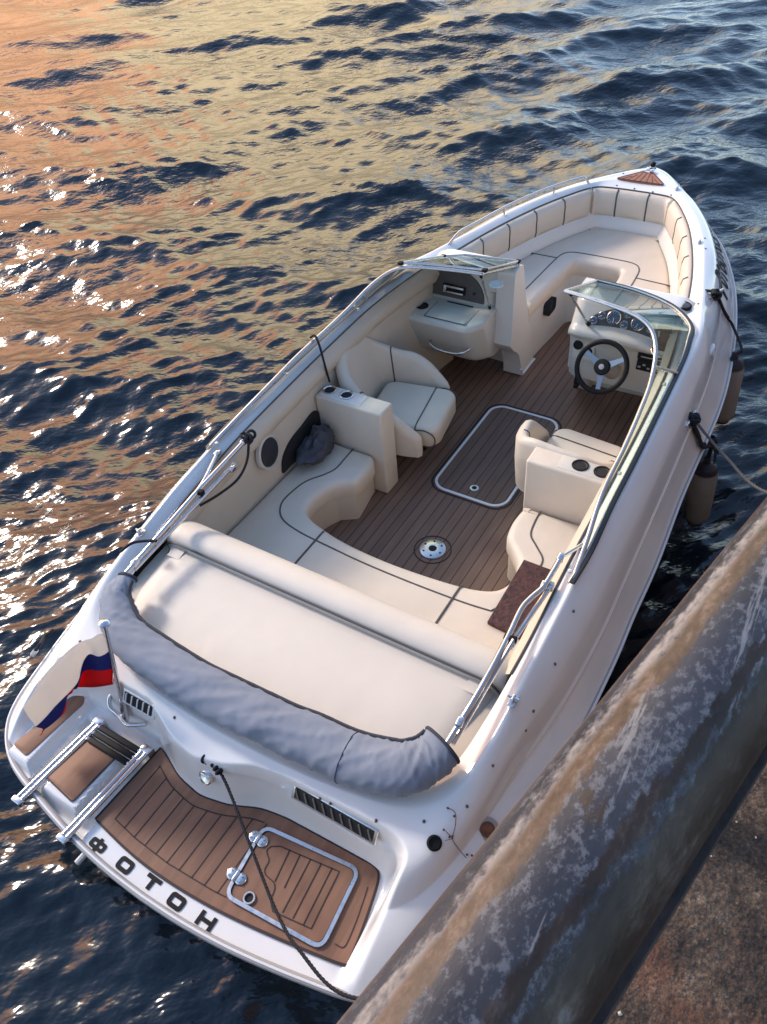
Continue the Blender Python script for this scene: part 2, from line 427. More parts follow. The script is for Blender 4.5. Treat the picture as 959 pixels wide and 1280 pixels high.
for q in f: mb.f.append(q); mb.m.append(1 if min(q) % nc >= 3 else 0)
build('hull', mb, [GEL, HULLS], boat, 35)
# rub rail: a grey moulding with a bright insert
rr = [tuple(LB[i]+np.array([0, 0, -.012])) for i in range(NP)]
rail = build('rub_rail', tube(rr, .017, 8), GREYP, boat)
build('rail_insert', tube([(p[0]*1.0, p[1]*1.0+math.copysign(.012, p[1])*min(1, abs(p[1])*5), p[2]+.012) for p in rr], .0065, 6), WHITEF, rail)
# inner wall of cockpit and bow: rim -> pad roll -> panel -> sole
SOLE = .208
def liner_row(I, pad):
    x, y, z = I; n = np.array([0, -math.copysign(1, y), 0.]) if abs(y) > .02 else np.array([-1., 0, 0])
    return [I, I+n*.006+np.array([0, 0, .006]), I+n*.012*1+np.array([0, 0, -.004]), I+n*(.015+.03*pad)+np.array([0, 0, -.03]), I+n*(.015+.045*pad)+np.array([0, 0, -.075]), I+n*(.012+.03*pad)+np.array([0, 0, -.13]),
            I+n*.015+np.array([0, 0, -.155]), I+n*.022+np.array([0, 0, -.17]), I+n*.03+np.array([0, 0, -.3]), np.array([x, y, 0])+n*.05+np.array([0, 0, SOLE-.004])]
for side in (-1, 1):
    A = FINE[0]; sel = [p*np.array([1, side, 1]) for p in A if 1.62 <= p[0] <= 4.62 and abs(p[1]) > .5]
    ob = build('side_panel', grid([liner_row(p, 1.) for p in sel]), TANV, boat, 50)
    build('piping', tube([p+np.array([0, -side*.004, .006]) for p in sel], .0055, 6), PIPE_D, ob)
# bow well: white moulding under the cushions
A = FINE[0]; selb = [p for p in A if p[0] > 4.6 and (p[0] > 4.6)]
rowb = [p*np.array([1, -1, 1]) for p in selb[::-1]] + [p for p in selb[1:]]
def bow_row(I):
    x, y, z = I; c = np.array([5.2, 0, 0.]); n = np.array([c[0]-x, c[1]-y, 0.]); 
    if x > 6.2 and abs(y) < .3: n = np.array([-1., -y*.2, 0])
    elif x < 6.2: n = np.array([-.25, -math.copysign(1., y), 0])
    n /= np.linalg.norm(n)
    return [I, I+n*.012+np.array([0, 0, -.02]), I+n*.02+np.array([0, 0, -.19]), I+n*.055+np.array([0, 0, -.215]), I+n*.10+np.array([0, 0, -.30]), I+n*.11+np.array([0, 0, -.6])]
build('bow_liner', grid([bow_row(p) for p in rowb]), LINER, boat, 50)
# sole
sole_o = [(1.9, -.98), (3.2, -.98), (4.3, -.95), (4.8, -.83), (5.75, -.5), (6.1, -.25), (6.1, .25), (5.75, .5), (4.8, .83), (4.3, .95), (3.2, .98), (1.9, .98)]
sole = build('cockpit_floor', slab(sole_o, [(0, .12), (0, SOLE)]), FLOORM, boat)
# ------------------------------------------------------------------ stern: platform, ladder, lettering
def on_deck(z=PLZ, d=0): return z+d
# main teak pad
ys = np.linspace(.405, -.795, 60)
front = [(float(teak_front(y)), float(y)) for y in ys]
aft_c = [(.345, .425), (.315, .2), (.305, 0), (.315, -.25), (.345, -.5), (.395, -.80), (.415, -.885)]
fr_in = front[:-4]
corner = cr([front[-5], (.785, -.775), (.765, -.812), (.70, -.835), (.55, -.865), (.415, -.885)], 6)
outl = fr_in + corner[1:] + cr(aft_c[::-1], 8)[1:-1] + [(.345, .425)]
teak = build('teak_pad', slab(outl, [(0, PLZ-.004), (0, PLZ+.006), (.003, PLZ+.008)]), TEAK, boat, 30)
build('pad_edge', ribbon(outl, .010, .009, True, PLZ), CAULK, teak)
def aft_x(y): return float(np.interp(y, [p[1] for p in aft_c][::-1], [p[0] for p in aft_c][::-1]))
cl = MB(); ZC = PLZ+.0072
inn = [(float(teak_front(y))-.055, float(y)) for y in np.linspace(.345, -.20, 30)]
inn2 = [(float(teak_front(y))-.055, float(y)) for y in np.linspace(-.20, -.26, 4)]
cl.add(ribbon(inn+inn2, .0055, .002, False, ZC))
cl.add(ribbon([(aft_x(y)+.055, y) for y in np.linspace(.345, -.31, 20)], .0055, .002, False, ZC))
for k in range(10):
    y = .345-.068*k
    cl.add(ribbon([(aft_x(y)+.055, y), (min(float(teak_front(y))-.055, .9), y-.004)], .0055, .002, False, ZC))
# right of the hatch: border line
cl.add(ribbon(cr([(.70, -.80), (.60, -.822), (.50, -.838), (.46, -.835), (.455, -.80)], 6), .005, .002, False, ZC))
build('caulking', cl, CAULK, teak)
# hinged hatch in the platform, with polished frame
hc = [(.690, -.272), (.738, -.735), (.412, -.765), (.380, -.305)]
def rpoly(c, r, n=5):
    o = []; k = len(c)
    for i in range(k):
        p, a, b = Vector(c[i]), Vector(c[i-1]), Vector(c[(i+1) % k])
        u, w = (a-p).normalized(), (b-p).normalized(); s, e = p+u*r, p+w*r
        for j in range(n+1):
            t = j/n; q = s*(1-t)**2+p*2*t*(1-t)+e*t*t; o.append((q.x, q.y))
    return o
ho = rpoly(hc, .045)
hatch = build('platform_hatch', slab(rpoly(hc, .04), [(0, PLZ), (0, PLZ+.012), (.003, PLZ+.014)]), TEAK, boat, 30)
hf = MB(); hf.add(ribbon(ho, .016, .020, True, PLZ))
build('hatch_frame', hf, ALU, hatch)
build('hatch_groove', ribbon([(p[0]+(.56-p[0])*.035, p[1]+(-.52-p[1])*.035) for p in ho], .006, .0155, True, PLZ), CAULK, hatch)
hcl = MB(); zz = PLZ+.0138
ii = [(.655, -.40), (.690, -.655), (.455, -.685), (.425, -.49)]
loop = [(.655, -.385), (.692, -.665), (.452, -.688), (.428, -.515)] + cr([(.440, -.500), (.462, -.480), (.50, -.470), (.520, -.450), (.528, -.405), (.545, -.385), (.580, -.380), (.598, -.360), (.612, -.345), (.635, -.350)], 5)
loop = [p for i in range(len(loop)) for p in ([loop[i]] if i > 3 else [(loop[i][0]+(loop[i+1][0]-loop[i][0])*t, loop[i][1]+(loop[i+1][1]-loop[i][1])*t) for t in (0, .1, .5, .9)])]
hcl.add(ribbon(loop, .005, .002, True, zz))
for k in range(5):
    y = -.43-.05*k
    hcl.add(ribbon([((.442 if y < -.48 else .525)+(-.5-y)*.06*(y < -.5), y-.022), (.657+(-.385-y)*.132, y)], .005, .002, False, zz))
build('hatch_caulking', hcl, CAULK, hatch)
for hx, hy in ((.632, -.283), (.462, -.298)):
    h = MB()
    for s in (-1, 1): h.add(revolve([(.026, 0), (.024, .003), (.021, .005)], (hx+.002, hy+s*.022, PLZ+.019), n=20))
    h.add(rbox((hx, hy, PLZ+.026), (.05, .014, .012), .004))
    for s in (-1, 1):
        for q in (-1, 1): h.add(revolve([(.005, 0), (.004, .003)], (hx+q*.011, hy+s*.028, PLZ+.028), n=8))
    build('hinge', h, STEEL, hatch)
g = MB(); g.add(torus((.42, -.40, PLZ+.020), (0, 0, 1), .022, .005, 20, 6)); g.add(revolve([(.02, 0), (.02, .004)], (.42, -.40, PLZ+.012), n=16), 1)
build('finger_pull', g, [ALU, DARK], hatch)
# stern name, heavy wide letters
def ring(w, h, st, r):
    o = rrect(-w/2, w/2, -h/2, h/2, r, 5); i_ = rrect(-w/2+st, w/2-st, -h/2+st, h/2-st, max(.003, r-st*.7), 5); n = len(o)
    v = [(x, y, 0) for x, y in o]+[(x, y, .003) for x, y in o]+[(x, y, .003) for x, y in i_]+[(x, y, 0) for x, y in i_]
    f = []
    for a in range(3):
        for k in range(n): f.append((a*n+k, a*n+(k+1) % n, (a+1)*n+(k+1) % n, (a+1)*n+k))
    return v, f
def bar(x0, x1, y0, y1): return rbox(((x0+x1)/2, (y0+y1)/2, .0015), (x1-x0, y1-y0, .003), 0)
LET = {'Ф': [ring(.090, .044, .016, .014), bar(-.0075, .0075, -.032, -.0212), bar(-.0075, .0075, .0212, .032), bar(-.0075, .0075, -.0068, .0068)],
       'О': [ring(.082, .060, .018, .018)],
       'Т': [bar(-.040, .040, .012, .030), bar(-.0095, .0095, -.030, .0118)],
       'Н': [bar(-.041, -.023, -.030, .030), bar(.023, .041, -.030, .030), bar(-.0228, .0228, -.0085, .0085)]}
for ch, px in zip('ФОТОН', [(128, 1050), (162, 1075), (195, 1097), (226, 1120), (263, 1144)]):
    p = at(*px, PLZ); tilt = math.radians(-2.0)+(-p.y)*.10
    xa = Vector((0, -1, 0)); T = Matrix.Translation((p.x-.026, p.y, PLZ+.0015)) @ Matrix.Rotation(-PI/2+tilt*.6, 4, 'Z')
    let = MB()
    for q in LET[ch]: let.add(q, 0, T @ Matrix.Scale(.96, 4))
    build('stern_letter', let, BLACK, boat, smooth=False)
# port pods: step pads
for oo in ([(.628, .742), (.604, .545), (.345, .562), (.370, .764)], ):
    pad = build('step_pad', slab(rpoly(oo, .015), [(0, .455), (0, .471), (.004, .473)]), TEAK, boat, 30)
    build('pad_edge', ribbon(rpoly(oo, .015), .007, .006, True, .4665), CAULK, pad)
wing = cr([(.405, 1.02), (.405, .93), (.6, .912), (.74, .90), (.765, .92), (.75, .965), (.70, .995), (.56, 1.012)], 6, True)
pad = build('step_pad', slab(rpoly([(.405, 1.035), (.392, .925), (.74, .897), (.770, .93), (.735, .985)], .02), [(0, .465), (0, .484), (.004, .486)]), TEAK, boat, 30)
# boarding ladder folded on deck
lad = MB(); LZ = .475
for a, b in (((.70, .752), (.215, .795)), ((.705, .437), (.195, .472))):
    dx, dy = b[0]-a[0], b[1]-a[1]; l = math.hypot(dx, dy); nx, ny = -dy/l*.013, dx/l*.013
    for s in (-1, 1): lad.add(tube([(a[0]+s*nx, a[1]+s*ny, LZ), (b[0]+s*nx, b[1]+s*ny, LZ-.01)], .0125, 10))
    lad.add(rbox((b[0]+.01, b[1], LZ-.012), (.03, .062, .034), .008))
    lad.add(rbox((a[0], a[1], LZ-.01), (.04, .06, .05), .006))
ladder = build('boarding_ladder', lad, STEEL, boat)
for k in range(3):
    x = .690-.036*k; st = MB()
    st.add(rbox((x-.01, .595, LZ+.004), (.030, .26, .018), .006)); st.add(tube([(x-.01, .735, LZ+.002), (x-.01, .455, LZ+.002)], .0105, 8), 1)
    build('step', st, [BLACK, STEEL], ladder)
# vents in the transom
def vent(y0, y1, x, n, dark):
    m = MB(); yc, w = (y0+y1)/2, abs(y1-y0)
    rot = Matrix.Rotation(math.radians(-58), 3, 'Y')
    m.add(rbox((x, yc, .688), (.075, w, .014), .006, rot)); vo = build('air_vent', m, ALU if not dark else WHITEF, boat)
    k = MB(); k.add(rbox((x-.004, yc, .693), (.052, w-.03, .012), .003, rot)); build('vent_recess', k, DARK, vo)
    for i in range(n):
        yy = yc-w/2+.03+(w-.06)*i/(n-1)
        build('vent_louvre', rbox((x-.008, yy, .697), (.048, .006 if dark else .008, .012), 0, rot @ Matrix.Rotation(.0 if dark else .5, 3, 'Z')), SMUDGE if not dark else WHITEF, vo)
vent(-.385, -.800, .812, 9, False); vent(.395, .60, .806, 5, True)
# tow eye, washer button, rope ring on the transom
m = MB(); nrm = Vector((-.85, 0, .55)).normalized()
m.add(revolve([(.036, 0), (.036, .012), (.029, .018), (.027, .012), (.0, .010)], (.705, .022, .605), nrm, 24)); e = build('tow_eye', m, STEEL, boat)
build('eye_bar', rbox((.699, .022, .622), (.012, .05, .012), .004), STEEL, e)
m = MB(); m.add(revolve([(.027, 0), (.027, .008), (.02, .012)], (.752, .034, .678), nrm, 20)); m.add(torus((.752, .034, .692), nrm, .022, .004, 20, 6)); m.add(rbox((.755, -.015, .685), (.03, .02, .03), .006))
build('transom_shower', m, STEEL, boat)
# deck fittings at the starboard quarter
def deck_z(x, y):
    d = (DECK[:, :, 0]-x)**2+(DECK[:, :, 1]-y)**2; i = np.unravel_index(np.argmin(d), d.shape); return float(DECK[i][2])
def surf_at(px, z0):
    p = at(*px, z0)
    for _ in range(6): p = at(*px, .5*p.z+.5*deck_z(p.x, p.y))
    return p
m = MB(); p = surf_at((543, 1054), .655); m.add(revolve([(.030, -.03), (.030, .008), (.022, .012), (.02, .006), (0, .005)], p, (-.25, -.2, 1), 20)); build('deck_filler', m, BLACK, boat)
p = surf_at((609, 1037), .66); m = MB(); m.add(revolve([(.05, -.03), (.05, .003), (.036, .006)], p, (-.3, -.45, 1), 24)); m.add(revolve([(.032, 0), (.030, .012), (0, .014)], p, (-.3, -.45, 1), 24), 1); build('fuel_cap', m, [GREYP, STAIN], boat)
# snap studs round the deck
STUD = mat('stud_metal', (.14, .12, .10), .4, .6)
for px, z0 in (((150, 862), .75), ((218, 897), .74), ((400, 998), .745), ((413, 1004), .745), ((470, 1026), .74), ((530, 1027), .76), ((584, 1008), .77), ((616, 957), .83), ((657, 913), .88), ((667, 889), .9), ((694, 830), .95), ((717, 764), 1.0),
        ((100, 802), .78), ((101, 840), .72), ((137, 748), .84), ((175, 790), .8)):
    p = at(*px, z0)
    p = surf_at(px, z0)
    build('snap_stud', revolve([(.0065, -.004), (.0065, .004), (.003, .006)], p, n=8), STUD, boat)
# outdrive under the platform
od = MB(); od.add(rbox((.34, .42, .05), (.22, .06, .40), .02)); od.add(rbox((.26, .40, -.05), (.3, .1, .12), .03))
sd = build('sterndrive', od, mat('drive_paint', (.2, .16, .12), .5), boat)
build('trim_ram', tube([(.44, .5, .18), (.2, .56, .10)], .016, 8), LENS, sd)

# ------------------------------------------------------------------ sunpad, cover, bimini
rim_in = [(p[0], p[1]) for p in LI if p[0] < 1.62]
rim_s = sorted([p for p in rim_in if p[1] < 0], key=lambda p: 0)
ro = [(x+(1.3-x)*.03, y*.975) for x, y in rim_in]
so = [(min(x, 1.64), y) for x, y in ro]
so = [so[0]] + so + [so[-1]]
so[0] = (1.64, so[1][1]); so[-1] = (1.64, so[-2][1])
# even out the front edge
nfe = 30; fe = [(1.64, so[-1][1]+(so[0][1]-so[-1][1])*i/nfe) for i in range(1, nfe)]
so = [p for i, p in enumerate(so) if i == 0 or (abs(p[0]-so[i-1][0])+abs(p[1]-so[i-1][1])) > 1e-4] + fe
def padz(x, y): return (x-1.56)*.085
prof = [(0, .60), (0, .75), (.006, .772), (.022, .797), (.05, .818), (.09, .832), (.14, .838)]
sunpad = build('sunpad', slab(so, prof, padz), PADV, boat, 60)
well = slab([(x, y) for x, y in rim_in]+[], [(0, .70), (.0, .792)])
build('sunpad_surround', well, TANV, boat, 40)
# seat-back bolster: rounded roll across the boat
bp = [(1.572, .60), (1.566, .80), (1.572, .865), (1.595, .892), (1.64, .903), (1.69, .895), (1.735, .868), (1.765, .82), (1.785, .74), (1.80, .50)]
bp = [(a, b) for a, b in cr(bp, 4)]
rowsb = []
for y in list(np.linspace(-.985, -.93, 6))+list(np.linspace(-.9, .9, 24))+list(np.linspace(.93, .985, 6)):
    e = max(0., (abs(y)-.90)/.085); k = .05*e*e
    rowsb.append([(1.69+(a-1.69)*(1-k*2.2), y, b-k*.55*(1 if b > .7 else .2)) for a, b in bp])
bols = build('seat_backrest', grid(rowsb), PADV, boat, 60)
build('piping', tube([(1.566, y, .862-.05*max(0, (abs(y)-.9)/.085)**2) for y in np.linspace(-.985, .985, 40)], .006, 6), PIPE_D, bols)
# rolled canvas cover along the rim
cc = [(160, 722, .93), (146, 752, .90), (161, 795, .87), (215, 836, .855), (270, 869, .85), (330, 898, .85), (390, 925, .85), (450, 950, .86), (500, 960, .88), (535, 948, .90), (553, 931, .92)]
cp = cr([tuple(at(*p)) for p in cc], 16)
rad_k = [.045, .078, .096, .104, .107, .107, .108, .110, .110, .098, .088]
rad = [r[0] for r in cr([(r,) for r in rad_k], 16)]
P = [Vector(p) for p in cp]; rowc = []; n = 44
from mathutils import noise as mn
for i, p in enumerate(P):
    t = (P[min(i+1, len(P)-1)]-P[max(i-1, 0)]); t.z *= .5; t.normalize(); a = Vector((t.y, -t.x, 0)).normalized(); b = a.cross(t); b = b if b.z > 0 else -b
    row = []
    for j in range(n):
        th = 2*PI*j/n; r = rad[i]
        ca, sa = math.cos(th), math.sin(th)
        q = p + a*(r*1.02*ca) + b*(r*.70*sa)
        s_ = i/len(P)
        # folds lean across the roll
        w = mn.noise(Vector((s_*16+ca*1.3, ca*1.1, sa*.8)))*.008 + .0065*(1-abs(mn.noise(Vector((s_*30+ca*2.2, ca*.9, sa*.7+9)))))**7 + .0035*(1-abs(mn.noise(Vector((s_*58-ca*1.4, ca*1.3+4, sa)))))**6 - .003
        w *= min(1., .15+min(i, len(P)-1-i)/12.)
        q += (a*ca+b*sa)*w
        row.append(q)
    rowc.append(row)
cov = build('bimini_cover', grid(rowc, False, True), COVER, boat, 80)
# zipped edge and bindings at the ends
zl = []
for i, p in enumerate(P):
    row = rowc[i]; k = max((3, 19), key=lambda j: (row[j]-p).dot((Vector((1.35, 0, .86))-p).normalized()))
    zl.append(row[k]+Vector((0, 0, .004)))
build('zip_edge', tube([tuple(sum((zl[max(0, min(len(zl)-1, i+d))] for d in range(-4, 5)), Vector())/9) for i in range(3, len(zl)-3)], .0095, 8), COVER_D, cov)
for k in (0, -1): build('binding', tube([q+ (q-P[k])*.03 for q in rowc[k]], .008, 6, True), COVER_D, cov)
build('seam', tube([q+(q-P[108])*.008 for q in rowc[108]], .0022, 5, True), COVER_D, cov)
endc = MB(); endc.add(([tuple(q-(P[-1]-P[-3])*.8) for q in rowc[-1]], [tuple(range(n))])); build('cover_lining', endc, COVER_D, cov)
# bimini tubes, folded along both sides
def pxs(L): return [tuple(at(*p)) for p in L]
bf = MB(); bf.add(tube(cr(pxs([(556, 934, .93), (600, 862, 1.0), (634, 798, 1.025), (651, 762, 1.035), (664, 747, 1.045), (681, 731, 1.05), (701, 697, 1.055)]), 4), .0135, 10))
bf.add(tube(pxs([(566, 930, .92), (640, 803, 1.0), (690, 730, 1.01)]), .0125, 10))
bf.add(tube(pxs([(572, 918, .95), (642, 800, 1.03)]), .009, 8))
bf.add(tube(pxs([(701, 697, 1.055), (731, 679, 1.03)]), .010, 8))
bimini = build('bimini_frame', bf, STEEL, boat); bf = MB()
bf.add(tube(pxs([(158, 716, .94), (247, 614, 1.02), (305, 552, 1.05)]), .0135, 10))
bf.add(tube(pxs([(168, 712, .92), (255, 620, .99), (293, 580, 1.0)]), .0125, 10))
bf.add(tube(cr(pxs([(247, 614, 1.02), (258, 596, 1.03), (271, 568, 1.03)]), 4), .012, 10))
bimini_p = build('bimini_frame', bf, STEEL, boat)
for px, dirp in (((638, 799, 1.02), ((634, 798, 1.02), (643, 803, 1.02))), ((249, 615, 1.015), ((244, 612, 1.01), (254, 619, 1.01)))):
    c = at(*px); build('tube_clamp', rbox(c, (.03, .058, .03), .006, Matrix.Rotation(.15, 3, 'Z')), BLACK, bimini)
for px in ((701, 697, 1.055), (688, 733, 1.02), (680, 732, 1.045), (640, 805, 1.01), (575, 903, .97), (305, 552, 1.05), (272, 567, 1.03), (169, 703, .95), (290, 586, 1.0)):
    c = at(*px); m = MB(); m.add(rbox(c, (.045, .03, .03), .007, Matrix.Rotation(.1, 3, 'Z'))); m.add(revolve([(.006, -.02), (.006, .02)], c, (0, 0, 1), 8)); build('tube_joint', m, STEEL, bimini)
for px, z in (((642, 874), .955), ((175, 665), .955)):
    p = at(*px, z); m = MB(); m.add(rbox(p+Vector((0, 0, -.012)), (.06, .032, .012), .004)); m.add(rbox(p+Vector((0, 0, .005)), (.03, .012, .03), .004)); m.add(tube([p+Vector((0, -.025, .01)), p+Vector((0, .025, .01))], .006, 8))
    build('deck_hinge', m, STEEL, boat)
p = at(309, 547, 1.055); m = MB()
for k in range(5): m.add(torus(p+Vector((rnd.uniform(-.02, .02), rnd.uniform(-.02, .02), rnd.uniform(-.015, .02))), (rnd.uniform(-1, 1), rnd.uniform(-1, 1), .6), .022, .009, 16, 6))
m.add(tube(cr(pxs([(311, 550, 1.05), (309, 575, .98), (298, 598, .93), (275, 617, .90), (250, 632, .90)]), 8), .008, 8))
build('tie_strap', m, ROPE, bimini)
m = MB(); m.add(tube(cr(pxs([(88, 1, 1)])*0+[tuple(at(150, 690, .99)), tuple(at(165, 679, .985)), tuple(at(183, 676, .98)), tuple(at(196, 676, .99))], 6), .0075, 8)); build('tie_strap', m, ROPE, bimini)
# ------------------------------------------------------------------ cockpit seats
SEATZ = .54
inner = [(2.97, .565), (2.915, .522), (2.80, .512), (2.72, .518), (2.68, .545), (2.635, .605), (2.57, .648), (2.48, .668), (2.40, .668), (2.345, .645), (2.305, .58), (2.278, .49), (2.25, .36), (2.232, .20), (2.225, 0), (2.232, -.20), (2.25, -.40), (2.275, -.53), (2.315, -.615), (2.38, -.655), (2.46, -.66), (2.54, -.64), (2.62, -.575), (2.69, -.51), (2.80, -.485), (2.90, -.488), (2.97, -.50)]
ic = cr(inner, 6)
lo = ic + [(2.97, -.60), (2.97, -.75), (2.97, -.965), (2.6, -.97), (2.2, -.97), (1.83, -.965), (1.83, -.5), (1.83, 0), (1.83, .5), (1.83, .965), (2.2, .97), (2.6, .97), (2.97, .965), (2.97, .75)]
def seatdip(x, y): return .006*math.sin(x*9)*math.sin(y*7)
lounge = build('lounge_seat', slab(lo, [(.012, .40), (0, .43), (0, SEATZ-.045), (.006, SEATZ-.022), (.02, SEATZ-.006), (.045, SEATZ)], lambda x, y: 0), VINYL, boat, 50)
bo_ = [(2.97, .575), (2.705, .532), (2.688, .542)] + cr([(2.63, .63), (2.55, .668), (2.45, .69), (2.37, .675), (2.32, .63), (2.285, .53), (2.25, .36), (2.24, .20), (2.235, 0), (2.24, -.20), (2.26, -.40), (2.285, -.54), (2.33, -.63), (2.40, -.675), (2.48, -.68), (2.56, -.66)], 4) + [(2.645, -.60), (2.66, -.55), (2.68, -.53), (2.97, -.53)]
bo_ += [(2.97, -.96), (2.2, -.96), (1.83, -.96), (1.83, 0), (1.83, .96), (2.2, .96), (2.97, .96)]
build('seat_base', slab(bo_, [(.0, SOLE-.005), (.0, .44)]), TANV, boat, 30)
pp = cr([(2.96, .705), (2.84, .70), (2.74, .70), (2.66, .735), (2.56, .80), (2.44, .825), (2.32, .82), (2.22, .74), (2.175, .58), (2.155, .35), (2.14, .10), (2.137, -.20), (2.145, -.5), (2.16, -.66)], 6)
tb = MB(); tb.add(tube([(x, y, SEATZ-.001) for x, y in pp], .006, 6))
pS = cr([(2.96, -.60), (2.86, -.605), (2.76, -.625), (2.69, -.69), (2.62, -.755), (2.54, -.765), (2.45, -.75), (2.36, -.74), (2.26, -.71), (2.16, -.66)], 6)
tb.add(tube([(x, y, SEATZ-.001) for x, y in pS], .006, 6))
for s in (.455, -.445): tb.add(tube(cr([(2.262, s, SEATZ-.03), (2.24, s, SEATZ-.008), (2.20, s, SEATZ), (1.84, s, SEATZ)], 4), .007, 6))
build('seat_piping', tb, PIPE_D, lounge)
# arm boxes with cup holders
for s in (1, -1):
    y0, y1 = .478, .975
    bx = build('armrest_box', rbox((3.055, s*(y0+y1)/2, (SOLE+.870)/2), (.150, y1-y0, .870-SOLE), .016), VINYL, boat, 50)
    build('top_panel', rbox((3.060, s*.80, .8695), (.115, .30, .006), .002), DASH if s < 0 else LINER, bx)
    for yy in ((.785, .915) if s > 0 else (.765, .890)):
        m = MB(); m.add(revolve([(.047, .0), (.047, .008), (.040, .009), (.036, .001), (.034, -.0), (0, -.0005)], (3.068, s*yy, .8705), n=28))
        cup = build('cup_holder', m, STEEL if s > 0 else BLACK, bx)
        build('cup_well', revolve([(.0355, .002), (.025, .0015), (.012, .001), (0, .001)], (3.068, s*yy, .8708), n=24), DARK, cup)
# bucket seats
def bucket(name, c, az, backh, sx):
    T = Matrix.Translation(c) @ Matrix.Rotation(az, 4, 'Z') @ Matrix.Diagonal((sx, 1, 1, 1))
    root = build(name, rbox((0, 0, 0), (.3, .34, .06), .02), BLACK, boat)
    root.data.transform(T @ Matrix.Translation((0, 0, .40)))
    m = MB(); m.add(revolve([(.13, .0), (.13, .012), (.05, .03), (.045, .19)], (0, 0, SOLE), n=24), 0, T); build('pedestal', m, STEEL, root)
    co = [(x-.00, y) for x, y in rrect(-.24, .29, -.245, .245, .09, 8)]
    q = cushion(co, .42, .585, .045); m = MB(); m.add(q, 0, T)
    cu = build('seat_cushion', m, VINYL, root, 60)
    m = MB(); m.add(tube([(.135, -.243, .55), (.135, -.235, .575), (.135, -.2, .5865), (.135, .2, .5865), (.135, .235, .575), (.135, .243, .55)], .005, 6), 0, T); build('piping', m, PIPE_D, cu)
    for s in (-1, 1):
        m = MB(); m.add(tube(cr([(.14, s*.2455, .56), (.20, s*.2455, .568), (.26, s*.2455, .54), (.275, s*.2455, .49), (.25, s*.2455, .43)], 5), .005, 6), 0, T); build('piping', m, PIPE_D, cu)
    # wrap-round shell: path in plan, height varies along it
    path = cr([(.20, .29), (.08, .305), (-.10, .30), (-.235, .275), (-.295, .195), (-.31, 0), (-.295, -.195), (-.235, -.275), (-.10, -.30), (.08, -.305), (.20, -.29)], 8)
    k = len(path); nr = normals2(path, False); rows = []
    for i, ((x, y), (nx, ny)) in enumerate(zip(path, nr)):
        u = abs(2*i/(k-1)-1)                       # 0 at the middle of the back, 1 at the arm ends
        top = backh*1.0
        h = .785+(top-.785)*float(1-sstep(.10, .60, u))-.23*float(sstep(.58, 1.04, u))
        lean = -(h-.5)*.20*float(1-sstep(.25, .6, u))
        fl = (h-.45)*.10*float(sstep(.3, .8, u))
        th = .075+.02*(1-u)
        endk = min(1., max(.45, (1-u)/.05))
        row = []
        # cross-section: inner bottom -> inner top -> rounded top -> outer bottom
        for d, z in ((.42, .42), (.45, min(.50, h-.12)), (.50, min(.60, h-.08)), (.5, h-.05), (.40, h-.018), (.2, h-.003), (-.05, h), (-.3, h-.012), (-.47, h-.045), (-.5, min(.62, h-.08)), (-.48, min(.50, h-.12)), (-.42, .40)):
            zz = min(z, h-.003*abs(d)) if z < h else z
            g = (zz-.45)
            off = d*th*endk
            lx = lean*max(0, g)/(max(.05, h-.45))
            ox = -fl*max(0, g)/(max(.05, h-.45))
            # inner side is on the right of the travel direction: nr points left of travel
            row.append((x+nx*(off+ox)+lx, (y+ny*(off+ox))*(1-.75*max(0, zz-.74)), zz))
        rows.append(row)
    v, f = grid(rows, False, True); nn = len(rows[0]); f += [tuple(range(nn)), tuple((k-1)*nn+j for j in range(nn))]
    m = MB(); m.add((v, f), 0, T); sh = build('backrest', m, VINYL, root, 60)
    for i in (int(k*.27), int(k*.73)): build('piping', MB().add(tube([rows[i][j] for j in range(1, 7)], .0055, 6), 0, T), PIPE_D, sh)
    return root
bucket('passenger_seat', (3.50, .60, 0), math.radians(-80), 1.01, 1.)
bucket('helm_seat', (3.465, -.63, 0), math.radians(-5), .88, .84)

# floor fittings
m = MB(); m.add(ribbon(rrect(3.19, 4.20, -.262, .262, .10, 8), .018, .006, True, SOLE)); fh = build('floor_hatch', slab(rrect(3.20, 4.19, -.25, .25, .09, 8), [(0, SOLE), (0, SOLE+.004)]), floor_material('hatch_decking', (.155, .098, .072), .062), boat, 30)
build('hatch_frame', m, WHITEF, fh)
build('hatch_gasket', ribbon(rrect(3.165, 4.225, -.287, .287, .115, 8), .014, .0035, True, SOLE), CAULK, fh)
p = at(593, 611, SOLE); m = MB(); m.add(revolve([(.030, .004), (.030, .009), (.02, .010)], (p.x, p.y, SOLE), n=20)); m.add(revolve([(.017, .0105), (0, .0102)], (p.x, p.y, SOLE), n=16), 1); build('lift_ring', m, [ALU, DARK], fh)
p = at(541, 687, SOLE); m = MB(); m.add(revolve([(.082, 0), (.082, .008), (.076, .012), (.03, .012)], (p.x, p.y, SOLE), n=40)); m.add(revolve([(.026, .0125), (.0, .0122)], (p.x, p.y, SOLE), n=20), 1)
for k in range(6): m.add(revolve([(.007, .0125), (.006, .0145)], (p.x+.06*math.cos(k*PI/3+.3), p.y+.06*math.sin(k*PI/3+.3), SOLE), n=8), 1)
tbs = build('table_socket', m, [ALU, DARK], boat); build('socket_ring', ribbon([(p.x+.115*math.cos(a*PI/20), p.y+.115*math.sin(a*PI/20)) for a in range(40)], .008, .003, True, SOLE), CAULK, tbs)
